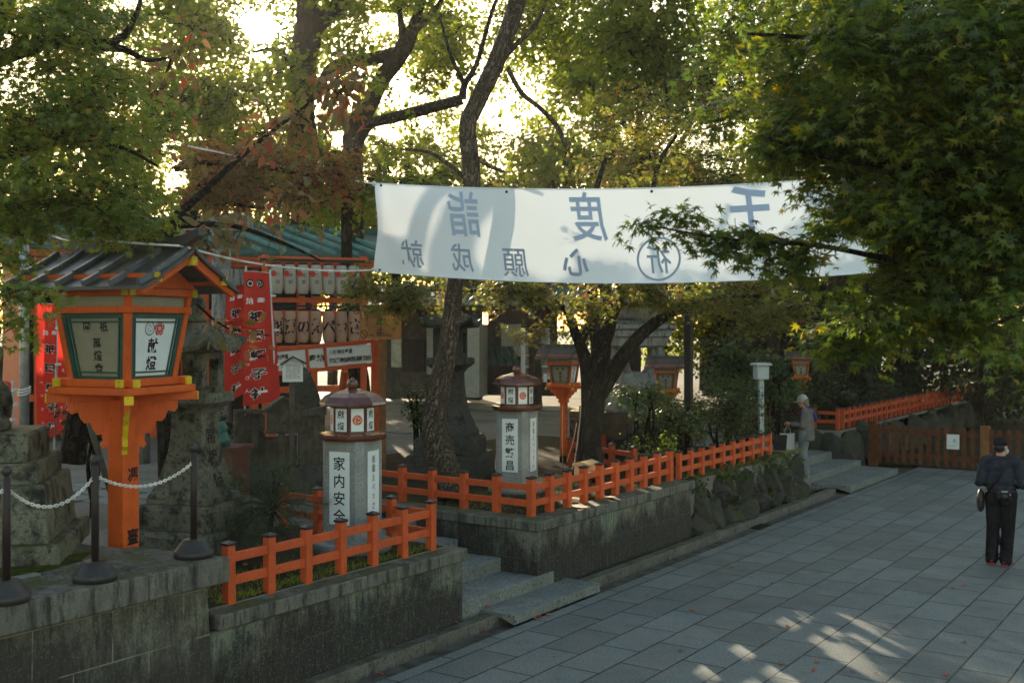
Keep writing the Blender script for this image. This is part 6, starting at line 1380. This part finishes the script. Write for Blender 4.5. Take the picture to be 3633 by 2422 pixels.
# -- near trees
B_ = at(4150, 1166, 6.6); B_.z = 0
tree('maple_tree', 'dark green maple overhanging the street in the upper right foreground', 'tree', B_,
     [[(B_, .2), (at(4050, 700, 6.6), .16), (at(3850, 200, 6.5), .12), (at(3600, -200, 6.4), .08)], px([(4050, 700, 50), (3700, 650, 30), (3300, 600, 18), (2950, 560, 10), (2700, 480, 5)], 6.3), px([(4050, 850, 40), (3650, 930, 22), (3250, 930, 13), (2900, 870, 8), (2600, 850, 5), (2300, 800, 2.5)], 6.2), px([(3950, 400, 36), (3500, 250, 18), (3000, 150, 10), (2650, 120, 5)], 6.6)],
     [cl(3200, 200, 6.4, 420, 200, 120), cl(3450, 500, 6.2, 360, 240, 130), cl(3000, 480, 6.5, 320, 170, 110), cl(2740, 260, 6.9, 230, 170, 64), cl(2620, 90, 7.1, 170, 110, 30), cl(3300, 780, 6.1, 300, 170, 90), cl(3050, 700, 6.4, 220, 110, 46), cl(3520, 950, 6.0, 220, 180, 76), cl(3180, 1000, 6.2, 260, 120, 70), cl(2900, 930, 6.3, 190, 90, 44), cl(2660, 850, 6.3, 130, 60, 17), cl(2430, 770, 6.3, 80, 35, 6), cl(2270, 790, 6.3, 40, 22, 3), cl(2500, 860, 6.3, 90, 35, 6), cl(3050, 1160, 6.4, 190, 90, 34), cl(3350, 1150, 6.3, 200, 90, 36), cl(2800, 500, 6.6, 110, 50, 20), cl(2560, 420, 6.9, 110, 70, 14), cl(3600, 150, 6.3, 250, 220, 70), cl(2950, 60, 6.7, 250, 120, 50), cl(3620, 700, 6.0, 160, 160, 50), cl(3350, 60, 6.8, 380, 160, 90), cl(3550, 400, 6.7, 260, 260, 90), cl(3250, 640, 6.8, 260, 160, 70), cl(3450, 820, 6.6, 220, 140, 50), cl(2850, 420, 7.0, 200, 170, 50), cl(3080, 800, 6.2, 170, 90, 34), cl(3330, 700, 6.2, 200, 120, 40), cl(2960, 860, 6.2, 130, 70, 26), cl(3020, 920, 6.2, 160, 90, 40), cl(3150, 860, 6.2, 140, 100, 36), cl(2520, 260, 7.1, 120, 120, 18)],
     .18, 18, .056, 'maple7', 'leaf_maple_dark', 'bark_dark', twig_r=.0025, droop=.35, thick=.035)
B_ = at(4000, 1166, 5.2); B_.z = 0
tree('maple_tree', 'small yellow-lit maple branches low at the right edge', 'tree', B_, [[(B_, .07), (at(3950, 1150, 5.2), .05), (at(3750, 1080, 5.2), .02), (at(3500, 1160, 5.2), .006)]],
     [cl(3480, 1185, 5.2, 80, 40, 8), cl(3580, 1130, 5.2, 90, 50, 12), cl(3600, 1260, 5.1, 50, 50, 7), cl(3540, 1060, 5.3, 70, 30, 6)], .13, 16, .042, 'maple7', 'leaf_maple', 'bark_dark', twig_r=.002)  # lighter leaf material puts the sunlight into the colour of these sprays
B_ = at(-420, 1166, 8.6); B_.z = GZ
tree('maple_tree', 'large green maple filling the upper left foreground', 'tree', B_,
     [[(B_, .2), (at(-350, 900, 8.6), .17), (at(-200, 500, 8.5), .14), (at(-50, 150, 8.5), .1), (at(60, -200, 8.5), .06)], px([(-230, 600, 36), (0, 560, 22), (200, 500, 14), (420, 520, 8), (560, 590, 4)], 8.5), px([(-300, 760, 34), (0, 740, 20), (250, 720, 12), (430, 770, 6)], 8.6), px([(-100, 250, 34), (150, 160, 20), (400, 150, 15), (480, 60, 9), (510, -60, 6)], 8.8), px([(330, 170, 16), (440, 175, 13), (520, 215, 8), (600, 205, 4)], 9.2)],
     [cl(120, 130, 8.4, 300, 150, 76), cl(330, 330, 8.5, 240, 130, 60), cl(100, 420, 8.3, 280, 150, 70), cl(380, 520, 8.6, 180, 100, 40), cl(150, 640, 8.4, 280, 130, 70), cl(350, 720, 8.6, 210, 110, 46), cl(60, 790, 8.4, 180, 70, 30), cl(350, 790, 8.8, 170, 40, 18), cl(10, 900, 8.0, 70, 60, 10), cl(20, 1060, 7.4, 70, 60, 9), cl(130, 1040, 7.4, 60, 24, 5), cl(20, 1150, 7.2, 50, 40, 4), cl(430, 60, 9.0, 150, 90, 22), cl(560, 420, 9.2, 100, 90, 16), cl(480, 950 - 300, 9.0, 140, 80, 20), cl(500, 800, 9.2, 120, 70, 16), cl(250, 30, 8.6, 240, 110, 40)] + [(Vector(c_), (2.0, 2.0, 1.3), 70) for c_ in ((-8.5, 1.5, 7.2), (-9.5, -1.5, 6.5), (-7.5, -5.5, 7.0), (-9.0, 3.5, 8.2), (-10.5, -4.5, 5.2))],  # last clumps: unseen crown added around the viewpoint to darken left-facing sides
     .24, 24, .052, 'maple7', 'leaf_maple', 'bark_dark', twig_r=.003, droop=.35, thick=.04)
B_ = at(600, 1166, 12.6); B_.z = GZ
tree('maple_tree', 'red-tinged maple above the stone lantern and the flags', 'tree', B_,
     [[(B_, .12), (at(590, 1000, 12.4), .10), (at(640, 760, 12.2), .07), (at(760, 620, 12), .05)], px([(620, 600, 12), (720, 580, 12), (900, 590, 9), (1080, 620, 6), (1200, 640, 3)], 11.8), px([(700, 660, 10), (820, 720, 8), (960, 740, 5)], 11.6)],
     [cl(960, 560, 11.8, 170, 60, 34), cl(1120, 610, 11.8, 150, 60, 30), cl(820, 640, 11.6, 170, 60, 32), cl(1000, 680, 11.6, 190, 50, 34), cl(720, 560, 11.8, 130, 60, 22), cl(1180, 640, 11.8, 90, 40, 10), cl(680, 700, 11.4, 140, 50, 18), cl(800, 720, 11.5, 100, 30, 7), cl(1230, 560, 11.9, 80, 40, 10)],
     .26, 34, .045, 'maple5', 'leaf_maple_red', 'bark_dark', twig_r=.0035)
B_ = at(400, 1166, 10.6); B_.z = GZ
tree('cherry_tree', 'cherry with long drooping orange-red leaves left of the banner', 'tree', B_,
     [[(at(255, 1640, 10.6), .13), (at(300, 1380, 10.6), .11), (at(380, 1100, 10.5), .09), (at(520, 860, 10.3), .06), (at(700, 760, 10.2), .045)], px([(520, 860, 18), (700, 700, 13), (850, 560, 9), (1000, 440, 6), (1150, 330, 4), (1280, 250, 2)], 10.0), px([(600, 800, 14), (820, 800, 9), (1000, 860, 6), (1150, 930, 3)], 10.0), px([(420, 1000, 14), (480, 600, 10), (560, 350, 7), (620, 180, 4)], 10.2), px([(700, 1080, 5), (800, 1160, 4), (960, 1190, 2)], 10.0)],
     [cl(1190, 330, 9.8, 110, 90, 11), cl(1040, 440, 9.8, 120, 60, 9), cl(1250, 270, 9.8, 70, 50, 6), cl(930, 480, 9.9, 70, 50, 4), cl(560, 330, 10.2, 120, 160, 7), cl(660, 180, 10.2, 120, 110, 6), cl(1080, 690, 9.8, 110, 40, 4), cl(850, 800, 9.9, 150, 40, 6), cl(740, 830, 10, 120, 50, 6), cl(880, 1165, 9.8, 130, 25, 3), cl(580, 500, 10.2, 110, 90, 4), cl(300, 40, 10, 120, 80, 3)],
     .2, 11, .115, 'oval', 'leaf_cherry', 'bark_dark', twig_r=.0035, droop=.6, flat=.35, thick=.08)
# -- shrubs
def shrub(label, x, y, d, rx, rz, n_, leaf='leaf_shrub', size=.05, cat='shrub', name='shrub', group='shrubs behind the red fence', stems=True):
    c = at(x, y, d); b = Vector((c.x, c.y, GZ)); r = rx * d / FPX; h = rz * d / FPX
    st_ = [[(b + Vector((NR.uniform(-.1, .1), NR.uniform(-.1, .1), -.05)), .03), (b.lerp(c, .6) + Vector((NR.uniform(-.3, .3) * r, NR.uniform(-.3, .3) * r, 0)), .022), (c + Vector((NR.uniform(-.7, .7) * r, NR.uniform(-.7, .7) * r, h * .5)), .008)] for _ in range(5)]
    return tree(name, label, cat, b, st_, [(c, (r, r, h), n_)], .16, 26, size, 'tri5', leaf, 'bark_dark', group, .004, .15, .6, .7, .06)
shrub('round clipped shrub just right of the forked maple trunk', 2280, 1420, 17.4, 140, 65, 70)
shrub('yellow-lit leafy shrub below the round clipped shrub', 2300, 1560, 17.0, 90, 70, 40, 'leaf_maple')
shrub('wide dark shrub left of the black post', 2400, 1500, 18.2, 140, 80, 80)
shrub('broad shrub right of the black post', 2560, 1450, 19.6, 150, 110, 100)
shrub('low shrub hanging toward the boulder wall fence', 2640, 1510, 20.2, 100, 60, 44)
shrub('tall glossy shrub left of the white sign box', 2590, 1300, 21, 120, 110, 70, size=.07)
shrub('glossy shrub wrapped round the white sign box', 2740, 1340, 22, 110, 100, 60, size=.07)
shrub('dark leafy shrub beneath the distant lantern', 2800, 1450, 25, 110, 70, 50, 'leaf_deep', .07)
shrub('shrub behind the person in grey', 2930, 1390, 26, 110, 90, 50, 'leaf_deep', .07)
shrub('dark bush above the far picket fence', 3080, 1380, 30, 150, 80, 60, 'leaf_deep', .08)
shrub('small shrub growing beside the leaning bark trunk', 1480, 1440, 17.5, 60, 80, 26, 'leaf_shrub', .05)
shrub('bush between the stone gate and the board fence', 700, 1500, 14.5, 120, 110, 40, 'leaf_deep', .06)
shrub('dark bush behind the tiered pedestal', 330, 1480, 13, 110, 100, 40, 'leaf_deep', .06)
iv = Vector((-7.0, 17, .6))
tree('ivy', 'ivy and ferns creeping over the boulder wall', 'ivy', iv, [[(Vector((-7.1, 15 + .01 * k, .05)), .006), (Vector((-6.95, 15 + .3 * k, .5)), .004)] for k in (1, 5, 9, 12)],
     [(Vector((-7.0 + NR.uniform(-.08, .06), y_, z_)), (.10, .22, .12), 7) for y_, z_ in ((14.9, .8), (15.3, .55), (15.7, .82), (16.1, .35), (16.5, .78), (16.9, .5), (17.3, .8), (17.6, .3), (18.0, .75), (18.4, .5), (18.7, .78), (19.0, .45), (19.2, .7), (16.3, .86), (17.8, .88))], .10, 20, .045, 'tri5', 'leaf_shrub', 'bark_dark', None, .002, .2, .3, .8, .04)
# pine in the planter: needle tufts
p = on_z(965, 1965, GZ); pt = thing('pine', 'young shaggy pine in the front planter', 'pine', p)
tips = []
trunk_mesh('trunk', [[(p, .035), (at(960, 1850, 10.7), .028), (at(975, 1760, 10.7), .018), (at(970, 1670, 10.7), .008)]], 'bark_dark', pt)
for (x, y, d, n_) in ((960, 1680, 10.7, 12), (890, 1720, 10.6, 12), (1030, 1730, 10.6, 12), (880, 1810, 10.5, 14), (1000, 1800, 10.5, 13), (1070, 1790, 10.8, 8), (930, 1890, 10.4, 14), (860, 1900, 10.6, 12), (1020, 1880, 10.5, 10), (950, 1760, 10.9, 10), (840, 1850, 10.9, 8), (920, 1930, 10.3, 8)):
    c = np.array(at(x, y, d))
    for _ in range(n_): tips.append(c + NR.normal(size=3) * np.array((.10, .10, .085)))
Cn, Nn, Tn = [], [], []
for t_ in tips:
    ax = unit(NR.normal(size=3) * .5 + np.array((0, 0, .8)))
    dr = unit(ax * .55 + NR.normal(size=(44, 3)) * .75); Cn.append(np.repeat(t_[None], 44, 0)); Tn.append(dr); Nn.append(np.cross(dr, NR.normal(size=(44, 3))))
SHAPES['needle'] = np.array([(-.012, 0, 0), (.012, 0, 0), (.004, 1, -.08), (-.004, 1, -.08)])
leaf_mesh('needles', np.concatenate(Cn), np.concatenate(Nn), np.concatenate(Tn), .13, 'needle', 'leaf_pine', pt)
twig_mesh([(np.array(at(965, 1800, 10.7)), t_) for t_ in tips], .005, 'bark_dark', pt)
# grass and moss in the planters
def grass(name, label, pts, n_, h):
    P = np.array([(NR.uniform(a, b), NR.uniform(c, d), GZ + .006) for a, b, c, d in pts for _ in range(n_)])
    m = len(P); dr = unit(NR.normal(size=(m, 3)) * np.array((.5, .5, .2)) + np.array((0, 0, .8))); o = bpy.data.objects.new('x', None)
    SHAPES['blade'] = np.array([(-.06, 0, 0), (.06, 0, 0), (.0, 1, -.25)])
    g_ = leaf_mesh(name, P, np.cross(dr, NR.normal(size=(m, 3))), dr, h, 'blade', 'leaf_maple', None); g_['kind'] = 'stuff'; g_['label'] = label; return g_
grass('grass', 'short green grass and moss in the planter beds', [(-7.2, -7.03, 6, 8.8), (-7.9, -7.1, 6, 8.7), (-8.9, -7.25, 10.9, 14.4), (-7.22, -7.05, 14.8, 20)], 900, .06)
# fallen leaves
base = MB(); sh = SHAPES['tri5']; base.add([(x * .06, (y - .5) * .09, .008 + .02 * abs(x) + .01 * y) for x, y, z in sh], [tuple(range(6))])
sp = [(1560, 2278, -.04), (1660, 2252, -.04), (1640, 2262, -.04), (1715, 2240, -.04), (1490, 2312, -.04), (1895, 2196, .001), (1912, 2190, .001), (1950, 2182, .001), (1976, 2160, .001), (1722, 2152, .108), (1893, 2077, .108), (1620, 2212, .083), (1345, 2392, -.04), (2452, 2165, .001), (2775, 2357, .001), (2155, 2060, -.04), (1040, 2010, GZ + .01), (1150, 2055, GZ + .01), (870, 2005, GZ + .01), (1420, 1970, GZ + .01), (1330, 1985, GZ + .01), (620, 1880, GZ + .4), (2600, 2010, .001)]
sp += [(NR.uniform(1500, 3500), NR.uniform(2020, 2400), .001) for _ in range(26)] + [(1500 + 40 * k + NR.uniform(-15, 15), 2310 - 17.5 * k + NR.uniform(-8, 8), -.04) for k in range(9)]
first = None
for i, (x, y, z) in enumerate(sp):
    c = ('leaf_red', 'leaf_orange', 'leaf_brown')[i % 3] if z < .5 else 'leaf_brown'
    if first is None: first = base.build('fallen_leaf', c, None, False); o = first
    else:
        o = bpy.data.objects.new('fallen_leaf', first.data); COL.objects.link(o)
        o.material_slots[0].link = 'OBJECT'; o.material_slots[0].material = MATS[c]
    o.location = on_z(x, y, z); o.scale = (NR.uniform(.45, .9),) * 3 if i > 22 else (1, 1, 1); o.rotation_euler = (NR.uniform(-.2, .2), NR.uniform(-.2, .2), NR.uniform(0, 6)); tag(o, 'dry autumn leaf fallen on the stone or soil', 'leaf', 'fallen leaves')

# ---------------------------------------------------------------- thin haze added for sun glare and lifted shadows
hz = MB().box(-150, 70, -30, 130, -1.6, 32).build('haze', MATS['ink']); hz['kind'] = 'stuff'; hz['label'] = 'thin added haze standing in for sun glare'
hm = bpy.data.materials.new('haze'); hm.use_nodes = True; ht_ = hm.node_tree; ht_.nodes.clear()
pv = ht_.nodes.new('ShaderNodeVolumePrincipled'); pv.inputs['Density'].default_value = .0005; pv.inputs['Color'].default_value = (1, .97, .92, 1); pv.inputs['Anisotropy'].default_value = .55
ho = ht_.nodes.new('ShaderNodeOutputMaterial'); ht_.links.new(pv.outputs[0], ho.inputs['Volume']); hz.data.materials[0] = hm
